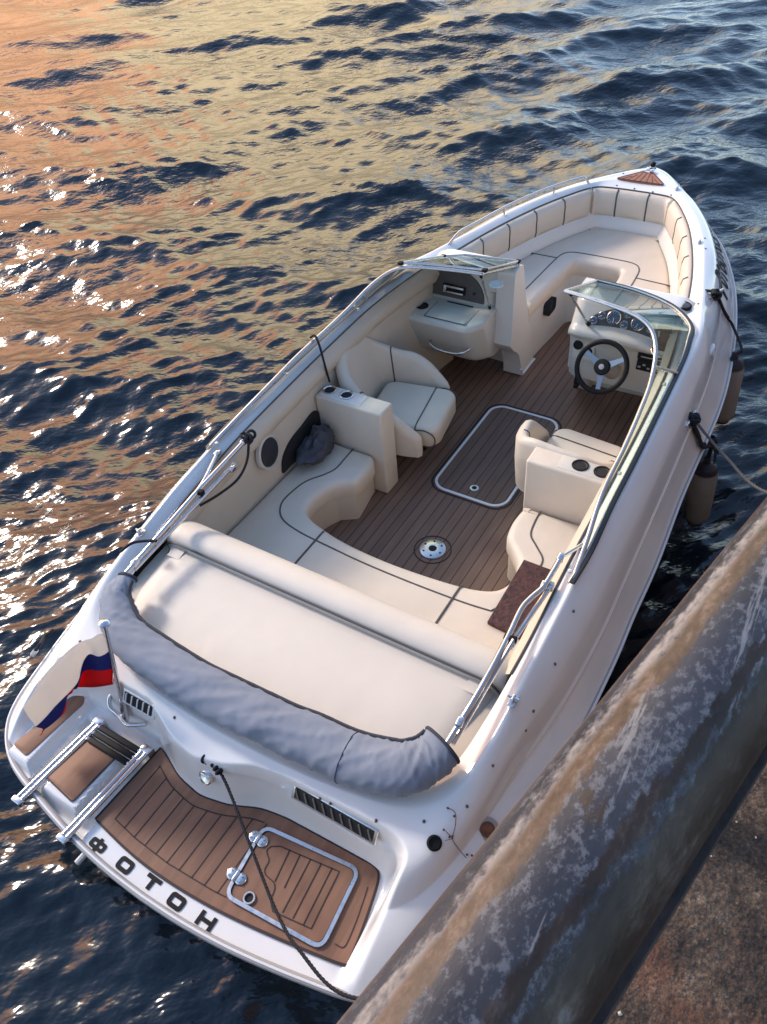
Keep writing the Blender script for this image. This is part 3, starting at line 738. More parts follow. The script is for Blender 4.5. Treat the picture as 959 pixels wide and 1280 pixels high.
# speaker, and a flush black panel painting the locker opening's shade, port wall
def wall(x, z, y): return (x, y, z)
c = Vector((2.452, .966, .80)); ax = (.10, -1, .12)
m = MB(); m.add(revolve([(.108, -.01), (.108, .012), (.095, .018), (.090, .010)], c, ax, 36)); sp = build('speaker', m, DASH, boat)
build('speaker_grille', revolve([(.092, .006), (.088, .016), (.05, .020), (.018, .022), (0, .026)], c, ax, 32), mat('grille_cloth', (.02, .022, .028), .6, bump=.8, bscale=300, dist=.003), sp)
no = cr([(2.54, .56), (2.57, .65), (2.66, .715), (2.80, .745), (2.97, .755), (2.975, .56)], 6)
m = MB(); mm_ = [(x, .957, z) for x, z in no]; m.add((mm_+[(x, .990, z) for x, y, z in mm_], [tuple(range(len(mm_)))]+[(i, (i+1) % len(mm_), len(mm_)+(i+1) % len(mm_), len(mm_)+i) for i in range(len(mm_))])); build('locker_shade', m, DARK, boat)

# ------------------------------------------------------------------ passenger console
def extrude_y(prof, y0, y1, ny=2, yshift=None):
    rows = [[(x, y0+(y1-y0)*i/(ny-1), z) for x, z in prof] for i in range(ny)]
    v, f = grid(rows, False, True); n = len(prof); f += [tuple(range(n)), tuple((ny-1)*n+j for j in range(n))]; return v, f
def two_tone(v, f):
    m = MB().add((v, f)); m.m = [1 if min(v[i][2] for i in q) > 1.118 and len(q) == 4 else 0 for q in f]; return m
cprof = cr([(4.66, .50), (4.40, .485), (4.27, .50), (4.215, .545), (4.18, .62), (4.105, .80), (4.10, .838), (4.125, .860), (4.20, .868), (4.37, .870), (4.405, .878), (4.420, .91), (4.445, 1.00), (4.465, 1.09), (4.480, 1.122), (4.52, 1.135), (4.60, 1.140), (4.65, 1.135), (4.66, 1.10)], 5)
rows = []
for y in list(np.linspace(.985, .50, 14))+list(np.linspace(.47, .375, 8)):
    e = max(0., (.50-y)/.125); row = []
    for x, z in cprof:
        k = e**2.2*.11
        xx = x+k*(1 if x < 4.44 else .15); row.append((xx+.06*max(0, y-.80)*(1 if x < 4.43 else 0), min(y, .955) if z > 1.0 else y, z-.035*float(sstep(.85, .95, y))*(1 if z > 1.09 else 0)))
    rows.append(row)
v, f = grid(rows, False, True); n = len(cprof); f += [tuple(range(n)), tuple((len(rows)-1)*n+j for j in range(n))]
pc = build('passenger_console', two_tone(v, f), [DASH, GEL], boat, 45)
# walkway side panel with the arched foot
pan = cr([(4.86, SOLE), (4.64, SOLE), (4.615, .26), (4.60, .34), (4.55, .45), (4.46, .53)], 5)+cr([(4.40, .60), (4.42, .75), (4.43, .95), (4.45, 1.12), (4.48, 1.158), (4.54, 1.163), (4.59, 1.15)], 5)+[(4.66, .86), (4.74, .60)]
v = [(x, .235+.02*(z-SOLE), z) for x, z in pan]+[(x, .385, z) for x, z in pan]; k = len(pan)
f = [tuple(range(k)), tuple(k+i for i in range(k))]+[(i, (i+1) % k, k+(i+1) % k, k+i) for i in range(k)]
wp = build('walkway_panel', (v, f), LINER, pc, 35)
build('foot_trim', tube([(4.87, .232, SOLE+.012), (4.635, .232, SOLE+.012), (4.61, .236, .28)], .010, 8), WHITEF, wp)
build('sticker', rbox((4.50, .30, 1.155), (.05, .04, .006), .001), YELST, wp)
# stereo arch
def on_face(y, z):                                                        # console face between shelf and top
    return float(np.interp(z, [.878, .91, 1.0, 1.09, 1.12], [4.405, 4.420, 4.445, 4.465, 4.478]))
arch = [(.96, .892)]+[(.715+.245*math.cos(t), .892+.20*math.sin(t)) for t in np.linspace(.0, PI, 24)]+[(.47, .892)]
def plate(pts, th, fx=on_face):
    a = [(fx(y, z)-th, y, z) for y, z in pts]; b = [(fx(y, z)+.01, y, z) for y, z in pts]; k = len(pts)
    return a+b, [tuple(range(k))]+[(i, (i+1) % k, k+(i+1) % k, k+i) for i in range(k)]
def disc_face(pts, th, ny=10):
    m = MB()
    # fan of strips so the plate follows the curved face
    ys = sorted(set(round(p[0], 4) for p in pts)); return plate(pts, th)
stp = build('stereo_panel', plate(arch, .010), SPANEL, pc, 30)
def fbox(y0, y1, z0, z1, th, r=.003):
    zc = (z0+z1)/2; yc = (y0+y1)/2; return rbox((on_face(yc, zc)-th, yc, zc), (.022, y1-y0, z1-z0), r, Matrix.Rotation(.23, 3, 'Y'))
st = build('stereo', fbox(.62, .80, .925, .985, .016), BLACK, stp)
m = MB(); m.add(fbox(.63, .79, .966, .978, .026, .001)); m.add(fbox(.63, .79, .930, .940, .026, .001)); m.add(fbox(.77, .79, .93, .978, .026, .001)); build('stereo_trim', m, ALU, st)
build('aerial_socket', revolve([(.012, -.01), (.010, .012)], (on_face(.55, .95)-.008, .55, .95), (-1, 0, .2), 14), DARK, stp)
m = MB(); m.add(revolve([(.046, 0), (.046, .008), (.038, .009), (.035, .002)], (4.245, .885, .866), n=26)); m.add(revolve([(.0355, .004), (0, .003)], (4.245, .885, .866), n=20), 1); build('cup_holder', m, [BLACK, DARK], pc)
gl = build('glovebox_lid', rbox((4.245, .645, .867), (.215, .30, .008), .003), DASH, pc)
build('lid_gap', ribbon([(4.36, .48), (4.135, .48), (4.135, .81), (4.36, .81)], .005, .004, False, .8655), PIPE_D, gl)
build('lid_slot', rbox((4.372, .64, .872), (.012, .21, .006), .001), DARK, gl)
build('grab_handle', tube(cr([(4.175, .775, .66), (4.12, .76, .655), (4.105, .70, .635), (4.105, .62, .628), (4.105, .54, .635), (4.12, .48, .655), (4.175, .465, .66)], 6), .010, 10), STEEL, pc)
m = MB(); m.add(revolve([(.050, 0), (.050, .007), (.043, .008), (.04, .002), (0, .001)], at(620, 356, 1.14), n=28)); build('dash_cup', m, WHITEF, pc)

# ------------------------------------------------------------------ helm console
hprof = cr([(4.62, .50), (4.50, .50), (4.36, .52), (4.335, .56), (4.315, .70), (4.285, .86), (4.235, .92), (4.232, .945), (4.245, .962), (4.272, .972), (4.29, .985), (4.32, 1.03), (4.355, 1.085), (4.38, 1.115), (4.44, 1.135), (4.56, 1.14), (4.615, 1.138), (4.62, 1.12)], 5)
rows = []
for y in list(np.linspace(-.215, -.30, 8))+list(np.linspace(-.36, -.955, 14)):
    e = max(0., (y+.30)/.085); row = []
    for x, z in hprof: row.append((x+e**2.4*.05*(1 if x < 4.5 else 0), y, z - e**3*.03*(1 if z > .9 else 0)-.035*float(sstep(.85, .95, -y))*(1 if z > 1.09 else 0)))
    rows.append(row)
v, f = grid(rows, False, True); n = len(hprof); f += [tuple(range(n)), tuple((len(rows)-1)*n+j for j in range(n))]
hc_ = build('helm_console', two_tone(v, f), [DASH, GEL], boat, 45)
wl = [(4.86, SOLE), (4.66, SOLE), (4.62, .30), (4.50, .46), (4.40, .56), (4.40, .80), (4.44, 1.05), (4.50, 1.145), (4.60, 1.145), (4.68, .86), (4.76, .6)]
v = [(x, -.20, z) for x, z in wl]+[(x, -.30, z) for x, z in wl]; k = len(wl)
build('walkway_panel', (v, [tuple(range(k)), tuple(k+i for i in range(k))]+[(i, (i+1) % k, k+(i+1) % k, k+i) for i in range(k)]), LINER, hc_, 35)
def hface(y, z): return float(np.interp(z, [.56, .70, .86, .92, .962, .972, .985, 1.03, 1.085, 1.115], [4.335, 4.315, 4.285, 4.235, 4.245, 4.272, 4.29, 4.32, 4.355, 4.38]))
gn = Vector((-.84, 0, .54)).normalized()
# gauge panel: crescent on the sloping fascia
gy0, gy1 = -.335, -.80
gp = [(y, .988+.02*math.sin(PI*(y-gy0)/(gy1-gy0))) for y in np.linspace(gy0, gy1, 16)]+[(y, 1.000+.105*math.sin(PI*min(1, max(0, (y-gy0)/(gy1-gy0))))**.55) for y in np.linspace(gy1, gy0, 24)]
gpan = build('gauge_panel', plate(gp, .009, hface), GPANEL, hc_, 30)
def gauge(y, z, r):
    c = Vector((hface(y, z)-.007, y, z)); m = MB(); m.add(revolve([(r, 0), (r, .008), (r*.88, .011), (r*.84, .006)], c, gn, 28)); g = build('gauge', m, STEEL, gpan)
    d = MB(); d.add(revolve([(r*.86, .0062), (0, .0064)], c, gn, 24))
    q = Vector((0, 0, 1)).rotation_difference(gn)
    for k in range(9):
        a = math.radians(-40+k*32); p0 = c+q @ Vector((r*.62*math.cos(a), r*.62*math.sin(a), .007)); p1 = c+q @ Vector((r*.78*math.cos(a), r*.78*math.sin(a), .007)); d.add(tube([p0, p1], .0016, 5), 1)
    a = rnd.uniform(1.6, 3.6); d.add(tube([c+q @ Vector((0, 0, .008)), c+q @ Vector((r*.6*math.cos(a), r*.6*math.sin(a), .008))], .0018, 5), 1)
    build('dial', d, [DIAL, DIALM], g)
for y, z, r in ((-.372, 1.018, .026), (-.418, 1.052, .026), (-.496, 1.054, .046), (-.572, 1.028, .027), (-.575, 1.086, .025), (-.655, 1.050, .044), (-.735, 1.035, .024), (-.762, 1.008, .016)): gauge(y, z, r)
# switch panel left of wheel, radio right of it
m = MB(); m.add(rbox((hface(0, .80)-.004, -.335, .80), (.012, .15, .15), .004, Matrix.Rotation(.18, 3, 'Y'))); swp = build('switch_panel', m, DASH, hc_)
m = MB(); m.add(revolve([(.033, 0), (.031, .01), (0, .012)], (hface(0, .82)-.010, -.295, .825), (-1, 0, .2), 20)); m.add(revolve([(.027, 0), (.025, .008), (0, .009)], (hface(0, .79)-.010, -.372, .79), (-1, 0, .2), 16)); build('round_switch', m, BLACK, swp)
m = MB(); m.add(rbox((hface(0, .86)-.006, -.80, .865), (.03, .20, .052), .004, Matrix.Rotation(.2, 3, 'Y'))); m.add(rbox((hface(0, .79)-.006, -.80, .785), (.03, .20, .075), .004, Matrix.Rotation(.15, 3, 'Y'))); rad_ = build('marine_radio', m, BLACK, hc_)
m = MB()
for k in range(6): m.add(rbox((hface(0, .79)-.024, -.72-.03*k, .775+.02*(k % 2)), (.006, .018, .012), .001))
m.add(rbox((hface(0, .87)-.024, -.80, .868), (.006, .15, .006), .001)); build('radio_button', m, GREYP, rad_)
# throttle
m = MB(); m.add(rbox((4.26, -.845, .985), (.10, .10, .05), .015)); m.add(rbox((4.245, -.845, 1.055), (.045, .055, .12), .015, Matrix.Rotation(-.25, 3, 'Y'))); m.add(tube([(4.23, -.80, 1.11), (4.23, -.885, 1.11)], .02, 10)); thr = build('throttle', m, BLACK, hc_)
build('throttle_ring', torus((4.222, -.845, .97), (-.5, 0, 1), .055, .006, 24, 6), STEEL, thr)
# steering wheel
wc = Vector((4.055, -.535, .855)); wn_ = Vector((-.80, .06, .60)).normalized(); R_W = .160
SPOKE = mat('spoke_metal', (.30, .30, .31), .35, 1.)
sw = build('steering_wheel', torus(wc, wn_, R_W, .0165, 48, 12), BLACK, boat)
q = Vector((0, 0, 1)).rotation_difference(wn_)
ux = (Vector((0, -1, 0))-wn_*Vector((0, -1, 0)).dot(wn_)).normalized(); uy = wn_.cross(ux)
if uy.z < 0: uy = -uy
for ang, mt in ((150, ALU), (32, ALU), (-82, ALU)):
    a = math.radians(ang); d = ux*math.cos(a)+uy*math.sin(a); s_ = wn_.cross(d); rows = []
    for t, w, dz in ((.02, .026, -.022), (.07, .019, -.016), (.12, .014, -.006), (.160, .016, 0)):
        c = wc+d*t+wn_*dz; rows.append([c+s_*w+wn_*.004, c-s_*w+wn_*.004, c-s_*w-wn_*.004, c+s_*w-wn_*.004])
    v, f = grid(rows, False, True); f += [(0, 1, 2, 3), (12, 13, 14, 15)]; build('spoke', (v, f), SPOKE, sw, 30)
m = MB(); m.add(revolve([(.050, -.03), (.053, -.01), (.047, -.002), (.02, .003), (0, .004)], wc, wn_, 24)); hub = build('hub', m, BLACK, sw)
build('hub_badge', revolve([(.018, .0045), (.014, .006), (0, .006)], wc, wn_, 16), GREYP, hub)
build('column', tube([wc-wn_*.03, wc-wn_*.27], [.035, .055], 16), GREYP, sw)
m = MB(); m.add(tube([(4.33, -.30, .62), (4.30, -.30, .50)], .012, 8)); m.add(rbox((4.30, -.31, .49), (.05, .03, .03), .006)); build('ignition_lever', m, BLACK, hc_)

# ------------------------------------------------------------------ windscreens
TOP = [(2.115, 1.070, 1.052), (2.32, 1.052, 1.092), (2.62, 1.018, 1.155), (2.93, 1.010, 1.19), (3.237, .992, 1.215), (3.46, .972, 1.245), (3.648, .931, 1.305), (3.77, .865, 1.355), (3.83, .775, 1.385), (3.875, .637, 1.392), (3.92, .46, 1.388), (3.966, .276, 1.378)]
BAS = [(2.10, 1.074, 1.045), (2.31, 1.084, 1.063), (2.62, 1.072, 1.085), (2.95, 1.068, 1.10), (3.359, 1.058, 1.118), (3.62, 1.052, 1.128), (3.90, 1.043, 1.138), (4.10, 1.02, 1.146), (4.26, .985, 1.15), (4.44, .82, 1.150), (4.54, .56, 1.150), (4.57, .285, 1.150)]
for s in (1, -1):
    T3 = [np.array([x, y*s, z]) for x, y, z in cr(TOP, 6)]; B3 = [np.array([x, y*s, z]) for x, y, z in cr(BAS, 6)]
    g = MB(); a = grid([[b+(t-b)*u for u in (0.02, .5, .98)] for t, b in zip(T3, B3)])
    off = np.array([.0, -s*.004, .001])
    v1 = a[0]; v2 = [tuple(np.array(p)+off) for p in v1]; nv = len(v1); fs = list(a[1])+[tuple(i+nv for i in q)[::-1] for q in a[1]]
    ws = build('windscreen', tube(T3, .0125, 10, flat=.8), FRAME, boat)
    build('glass_pane', (list(v1)+v2, fs), GLASS, ws, 60)
    build('base_seal', tube([b+np.array([0, 0, .006]) for b in B3], .014, 8, flat=.8), SEAL, ws)
    build('base_trim', tube([b+np.array([-.012, -s*.012, .013]) for b in B3], .006, 8), FRAME, ws)
    # corner post
    i = 37; p0, p1 = B3[i-4], T3[i-4]
    build('corner_post', tube([p0, p1], .017, 10, flat=.6), FRAME, ws)
    build('end_post', tube([B3[-1], T3[-1]], .011, 10), FRAME, ws)
    st_t, st_b = (T3[-2]+np.array([.02, 0, -.01]), (np.array([4.29, .345*s, .985]) if s < 0 else np.array([4.385, .41, .885])))
    m = MB(); m.add(tube([st_t, st_b], .0075, 8)); m.add(tube([st_t+np.array([0, 0, .005]), st_t+(st_b-st_t)*.09], .011, 8), 1); m.add(tube([st_b-(st_b-st_t)*.09, st_b], .011, 8), 1); build('strut', m, [FRAME, BLACK], ws)
    for k in (2, 16, 30):
        build('clip', revolve([(.010, -.006), (.010, .006), (0, .008)], B3[k]+np.array([0, -s*.035, .012]), n=10), LENS, ws)
# centre pane folded over on to the port screen
fo = [(3.99, .27, 1.392), (3.885, .66, 1.408), (3.845, .80, 1.405), (4.43, .80, 1.185), (4.50, .66, 1.19), (4.56, .285, 1.186)]
cp_ = build('centre_pane', tube([fo[0], fo[1], fo[2], fo[3], fo[4], fo[5]], .0095, 8, True), FRAME, boat)
v = list(fo)+[(x, y, z-.004) for x, y, z in fo]; build('glass_pane', (v, [(0, 1, 4, 5), (1, 2, 3, 4), (11, 10, 7, 6), (10, 9, 8, 7)]), GLASS, cp_, 60)
for p in (fo[0], fo[2], fo[3], fo[5]): build('hinge', rbox(p, (.035, .035, .02), .006), BLACK, cp_)

# ------------------------------------------------------------------ bow seating
BZ = .770
bo = [p for p in rowb]
bi = []
for p in bo:
    r = bow_row(p); q = r[4]; bi.append((float(q[0]), float(q[1])))
bi = [p for p in bi if p[0] > 4.72]
inn = [(4.72, .245), (5.0, .235), (5.30, .215), (5.47, .205), (5.51, .19), (5.525, .15), (5.525, 0), (5.525, -.14), (5.51, -.18), (5.47, -.195), (5.30, -.205), (5.0, -.225), (4.72, -.23)]
bout = bi + [(4.72, bi[-1][1]-.0)] if False else bi
icb = cr(inn, 4)
outl = bout + icb
if False: pass
outl = [outl[0]] + [p for a, p in zip(outl, outl[1:]) if abs(p[0]-a[0])+abs(p[1]-a[1]) > 2e-3]
bs = build('bow_seat', slab(outl, [(.010, BZ-.13), (0, BZ-.10), (0, BZ-.03), (.008, BZ-.012), (.024, BZ-.002), (.04, BZ)]), BOWV, boat, 50)
build('seat_base', slab(outl, [(.02, SOLE), (.02, BZ-.12)]), LINER, boat, 50)
m = MB(); zz = BZ-.001
m.add(tube([(x, y, zz) for x, y in cr([(4.78, .375), (5.1, .36), (5.45, .345), (5.58, .325), (5.635, .27), (5.65, .15), (5.65, -.12), (5.635, -.24), (5.58, -.30), (5.45, -.325), (5.1, -.34), (4.78, -.355)], 6)], .006, 6))
m.add(tube([(5.50, .345, zz), (5.50, .62, zz)], .006, 6)); m.add(tube([(5.42, -.33, zz), (5.40, -.60, zz)], .006, 6))
build('seat_piping', m, PIPE_D, bs)
build('locker_vent', rbox((5.12, .232, .56), (.16, .012, .11), .03), DARK, boat)
# padded bow backrests: port run, front, starboard run
def bow_pad(pts, nseg, name='bow_backrest'):
    rows = []; k = len(pts); pipes = []
    for i, I in enumerate(pts):
        r = bow_row(I); n = (r[2]-r[0]); n[2] = 0; n /= np.linalg.norm(n)
        u = i/(k-1)*nseg; ph = u-math.floor(u); bul = .011*(math.sin(PI*ph)**.5 if 0 < ph < 1 else 0)
        e = min(i, k-1-i); ed = 1 if e > 1 else .55
        top = I+np.array([0, 0, -.006]); row = [top+n*.006, top+n*.03*ed+np.array([0, 0, .004]), top+n*(.055*ed+bul*.6)+np.array([0, 0, -.012]), top+n*(.062*ed+bul)+np.array([0, 0, -.05]), top+n*(.060*ed+bul*1.2)+np.array([0, 0, -.11]), top+n*(.062*ed+bul)+np.array([0, 0, -.17]), top+n*(.055*ed+bul*.5)+np.array([0, 0, -.205]), top+n*.014+np.array([0, 0, -.215])]
        rows.append(row)
    v, f = grid(rows); nn = len(rows[0]); f += [tuple(range(nn)), tuple((k-1)*nn+j for j in range(nn))]
    o = build(name, (v, f), BOWV, boat, 60)
    m = MB()
    for q in range(1, nseg):
        i = round(q*(k-1)/nseg); m.add(tube([p*1 for p in rows[i][1:8]], .007, 6))
    m.add(tube([r_[0]+np.array([0, 0, .006]) for r_ in rows], .0055, 6))
    build('piping', m, PIPE_D, o)
def resamp(pts, n):
    a = np.array(pts); L_ = np.concatenate([[0], np.cumsum(np.linalg.norm(np.diff(a, axis=0), axis=1))]); t = np.linspace(0, L_[-1], n)
    return [np.array([np.interp(x, L_, a[:, k]) for k in range(3)]) for x in t]
pr = [p for p in FINE[0] if 4.66 < p[0] < 6.19 and p[1] > .3]
bow_pad(resamp(pr, 61), 5); bow_pad(resamp([p*np.array([1, -1, 1]) for p in pr], 61), 5)
fr_ = [p*np.array([1, -1, 1]) for p in FINE[0] if p[0] > 6.19][::-1]+[p for p in FINE[0] if p[0] > 6.19][1:]
bow_pad(resamp(fr_, 41), 3)
# bow deck teak, light, rails, cleats, horn
tz = 1.088
tri = rpoly([(6.375, .20), (6.375, -.20), (6.57, -.055), (6.57, .055)], .025)
def surf(x, y): return deck_z(x, y)
bt = build('bow_pad', slab(tri, [(0, 1.075), (0, tz+.014), (.003, tz+.016)]), TEAKL, boat, 30)
m = MB()
for k in range(-3, 4): m.add(ribbon([(6.382, k*.05), (6.562-.015*abs(k)-(.03*max(0, abs(k)-1)), k*.05*.62)], .005, .002, False, tz+.0155))
m.add(ribbon(tri, .008, .004, True, tz+.0135)); build('caulking', m, CAULK, bt)
m = MB(); m.add(revolve([(.030, 0), (.030, .02), (.024, .03)], (6.72, .0, 1.075), n=20)); m.add(revolve([(.022, .03), (.022, .055), (.012, .065), (0, .066)], (6.72, 0, 1.075), n=16), 1); m.add(rbox((6.66, .015, 1.095), (.06, .05, .02), .006)); build('bow_light', m, [STEEL, BLACK], boat)
m = MB(); m.add(rbox((6.60, -.03, 1.11), (.05, .03, .025), .006)); m.add(rbox((6.60, .05, 1.10), (.03, .04, .012), .003)); build('bow_eye', m, STEEL, boat)
for s in (1, -1):
    rp = [p for p in FINE[1] if 4.72 < p[0] < 6.22]; k = len(rp)
    L_ = []
    for i, p in enumerate(rp):
        e = min(1., min(i, k-1-i)/6.); L_.append((p[0], s*(p[1]-.03), p[2]+.062*math.sin(e*PI/2)))
    m = MB(); m.add(tube(L_, .0105, 10))
    for q in (.33, .66):
        p = rp[int(q*(k-1))]; m.add(tube([(p[0], s*(p[1]-.03), p[2]-.01), (p[0], s*(p[1]-.03), p[2]+.062)], .008, 8)); m.add(revolve([(.02, -.006), (.018, .006)], (p[0], s*(p[1]-.03), p[2]+.002), n=12))
    if s > 0: build('grab_rail', m, STEEL, boat)
def cleat(p, az):
    m = MB(); T = Matrix.Translation(p) @ Matrix.Rotation(az, 4, 'Z')
    m.add(tube([(-.085, 0, .04), (-.04, 0, .034), (.04, 0, .034), (.085, 0, .04)], [.007, .012, .012, .007], 8), 0, T)
    for q in (-.03, .03): m.add(tube([(q, 0, -.005), (q, 0, .034)], .010, 8), 0, T)
    m.add(rbox((0, 0, 0), (.10, .03, .008), .003), 0, T); build('cleat', m, STEEL, boat)
def on_surf(px, z0):
    return surf_at(px, z0)
c1 = on_surf((893, 374), 1.0); c2 = on_surf((862, 530), .85); c3 = on_surf((846, 237), 1.08); c4 = on_surf((874, 304), 1.05)
cleat(c1, -.35); cleat(c2, -.05)
for c in (c3, c4): 
    m = MB(); m.add(rbox(c+Vector((0, 0, .012)), (.05, .016, .024), .006)); build('fairlead', m, STEEL, boat)
p = at(854.6, 382, 1.129); m = MB(); m.add(revolve([(.050, -.03), (.050, .004), (.042, .008), (.038, .003)], p, (0, 0, 1), 28)); m.add(revolve([(.040, .004), (.02, .006), (0, .007)], p, (0, 0, 1), 20), 1); build('deck_cup', m, [BLACK, GPANEL], boat)
p = on_surf((889, 438), .95); m = MB(); m.add(tube(cr([p+Vector((.06, .006, .0)), p+Vector((.03, -.004, .008)), p+Vector((-.02, -.006, .006)), p+Vector((-.06, 0, 0))], 4), .012, 10)); build('side_grip', m, WHITEF, boat)
for px in ((803, 220), (779, 217), (771, 232), (793, 236), (816, 240), (839, 244), (881, 298), (882, 311), (873, 380)):
    build('snap_stud', revolve([(.007, -.004), (.007, .004), (.003, .006)], on_surf(px, 1.08), n=8), STUD, boat)
# registration on the starboard bow
cu = bpy.data.curves.new('t', 'FONT'); cu.body = 'Р0160103'; cu.size = 1; cu.fill_mode = 'FRONT'; cu.offset = .018
to = bpy.data.objects.new('t', cu); COL.objects.link(to); bpy.context.view_layer.update()
tm = to.evaluated_get(bpy.context.evaluated_depsgraph_get()).to_mesh()
tv = [tuple(v.co) for v in tm.vertices]; tf = [tuple(p.vertices) for p in tm.polygons]
COL.objects.unlink(to); bpy.data.objects.remove(to)
import bmesh
_b = bmesh.new(); _vs = [_b.verts.new(q) for q in tv]
for q in tf:
    try: _b.faces.new([_vs[i] for i in q])
    except ValueError: pass
bmesh.ops.triangulate(_b, faces=_b.faces[:])
for _ in range(2):
    bmesh.ops.subdivide_edges(_b, edges=[e for e in _b.edges if e.calc_length() > .06], cuts=2); bmesh.ops.triangulate(_b, faces=_b.faces[:])
_b.verts.index_update(); tv = [tuple(q.co) for q in _b.verts]; tf = [tuple(q.index for q in p.verts) for p in _b.faces]; _b.free()
tx0, tx1 = min(v[0] for v in tv), max(v[0] for v in tv); ty0, ty1 = min(v[1] for v in tv), max(v[1] for v in tv)
def flank(x, t):
    """point on the starboard bow flank: t = 0 under the ridge, 1 at the rub rail"""
    h = NP//2; Bx = LB[:h, 0]
    i = int(np.argmin(np.abs(Bx-x))); j = i+1 if Bx[i] > x else i-1; w = (x-Bx[i])/(Bx[j]-Bx[i]+1e-9)
    ns_ = DECK.shape[1]-NFL
    def row(i):
        a = DECK[i][20:]; L_ = np.concatenate([[0], np.cumsum(np.linalg.norm(np.diff(a, axis=0), axis=1))]); return np.array([np.interp(t*L_[-1], L_, a[:, k]) for k in range(3)])
    return row(i)*(1-w)+row(j)*w
nv = []
for x, y, z in tv:
    u = (x-tx0)/(tx1-tx0); vv = (y-ty0)/(ty1-ty0)
    p = flank(5.10+u*.80, .66-.50*vv); nv.append(tuple(p+np.array([.001, -.003, .0025])))
build('registration_lettering', (nv, tf), BLACK, boat, smooth=False)
# ------------------------------------------------------------------ loose things on and round the boat
# flag
fs = thing('flagstaff', 'polished flagstaff in its socket on the port quarter of the stern', 'flagstaff', at(157, 893, .50))
pb, ptp = Vector(at(157, 896, .53)), Vector(at(131, 781, 1.12))
build('pole', tube([pb, ptp], [.0115, .009], 12), STEEL, fs)
build('finial', revolve([(.010, -.012), (.024, .0), (.026, .012), (.016, .022), (0, .024)], ptp, (ptp-pb), 20), STEEL, fs)
m = MB(); m.add(tube(cr([at(183, 905, .55), at(170, 906, .55), at(158, 905, .55), at(148, 893, .55), at(138, 884, .56), at(137, 872, .58), at(141, 866, .60)], 5), .0105, 10)); m.add(tube([pb-(ptp-pb).normalized()*.02, pb+(ptp-pb).normalized()*.12], .018, 12)); build('pole_socket', m, STEEL, fs)
cols = [[(132, 795, 1.06), (135.5, 816, .95), (139, 834, .85), (142, 855, .74)],
        [(121, 794, 1.075), (124, 817, .945), (122, 838, .83), (118, 859, .715)],
        [(110, 798, 1.08), (111, 820, .94), (103, 842, .80), (93, 859, .69)],
        [(96, 806, 1.06), (102, 836, .88), (95, 858, .76), (90, 866, .685)],
        [(80, 818, 1.03), (92, 856, .83), (88, 866, .72), (84, 871, .675)],
        [(60, 838, .98), (78, 876, .76), (80, 886, .68), (76, 892, .64)],
        [(42, 864, .90), (60, 892, .70), (66, 901, .64), (60, 907, .61)],
        [(30, 884, .83), (45, 906, .66), (56, 914, .60), (49, 920, .59)]]
fc = cr([[c for p in col for c in at(*p)] for col in cols], 6)
rowsf = []
for i, cvec in enumerate(fc):
    pts = [Vector(cvec[k*3:k*3+3]) for k in range(4)]; row = []
    for k in range(3):
        for j in range(6):
            t = j/6; p = pts[k]*(1-t)+pts[k+1]*t
            p = p + Vector((.006*math.sin(i*.55+k*1.2+t*2), .006*math.cos(i*.4+k+t*3), .008*math.sin(i*.35+(k+t)*2.6)))
            row.append(p)
    row.append(pts[3]); rowsf.append(row)
v, f = grid(rowsf); nc = len(rowsf[0]); m = MB(); m.v = [tuple(p) for p in v]
for q in f: m.f.append(q); m.m.append(min(2, (min(q) % nc)//6))
fl = build('flag', m, [FLW, FLB, FLR], None, 180)
tag(fl, 'white blue and red flag drooping from the flagstaff at the stern', 'flag')
sol = fl.modifiers.new('cloth', 'SOLIDIFY'); sol.thickness = .002

# fenders hung on the starboard side
def fender(name, top, length, r, label):
    t = thing(name, label, 'fender', (top[0], top[1], top[2]-length), 'fenders hung along the starboard side')
    T = Vector(top); prof = [(0, -length), (.02, -length+.002), (r*.6, -length+.012), (r*.92, -length+.05), (r, -length+.09), (r, -.09), (r*.93, -.05)]
    b = build('body', revolve(prof, T, (0, .06, 1), 28), FEND, t)
    build('end_cap', revolve([(r*.945, -.055), (r*.80, -.018), (r*.45, .0), (.022, .012), (.02, .05), (.012, .06), (0, .062)], T, (0, .06, 1), 24), FENDB, t)
    build('end_cap', revolve([(0, -length-.012), (.02, -length-.01), (r*.62, -length+.004), (r*.66, -length+.016)], T, (0, .06, 1), 24), FENDB, t)
    return t
ft1 = Vector((3.90, -1.318, .45)); ft2 = Vector((4.66, -1.235, .74))
fender('fender', ft1, .50, .082, 'grey fender nearest the quay hanging below the lashed middle cleat')
fender('fender', ft2, .50, .078, 'grey fender half hidden by the bow, hanging by a long black line')
# ropes
def knot(c, s, n=6):
    m = MB()
    for k in range(n): m.add(torus(Vector(c)+Vector((rnd.uniform(-1, 1), rnd.uniform(-1, 1), rnd.uniform(-.2, 1)))*s*.6, (rnd.uniform(-1, 1), rnd.uniform(-1, 1), rnd.uniform(-1, 1)), s, s*.38, 18, 7))
    return m
m = knot(c1+Vector((0, 0, .035)), .024, 6); 
for q in knot(on_surf((883, 372), 1.)+Vector((0, 0, .03)), .02, 4).v[:0]: pass
path = [c1+Vector((.0, .0, .04))]+[on_surf(px, .95)+Vector((0, -.008, .014)) for px in ((897, 378), (903, 392), (909, 402), (914, 409))]+[Vector((4.70, -1.262, .80)), ft2+Vector((0, 0, .05))]
m.add(rope(cr(path, 8), .0095)); m.add(tube(cr([p+Vector((.012, .004, .006)) for p in path[:4]], 6), .0085, 8))
m.add(tube(cr([c1+Vector((.02, .09, .03)), c1+Vector((.01, .05, .045)), c1+Vector((0, 0, .05))], 5), .010, 8))
tag(build('fender_line', m, ROPE, None, 60), 'black line knotted on the bow cleat across the registration number', 'rope')
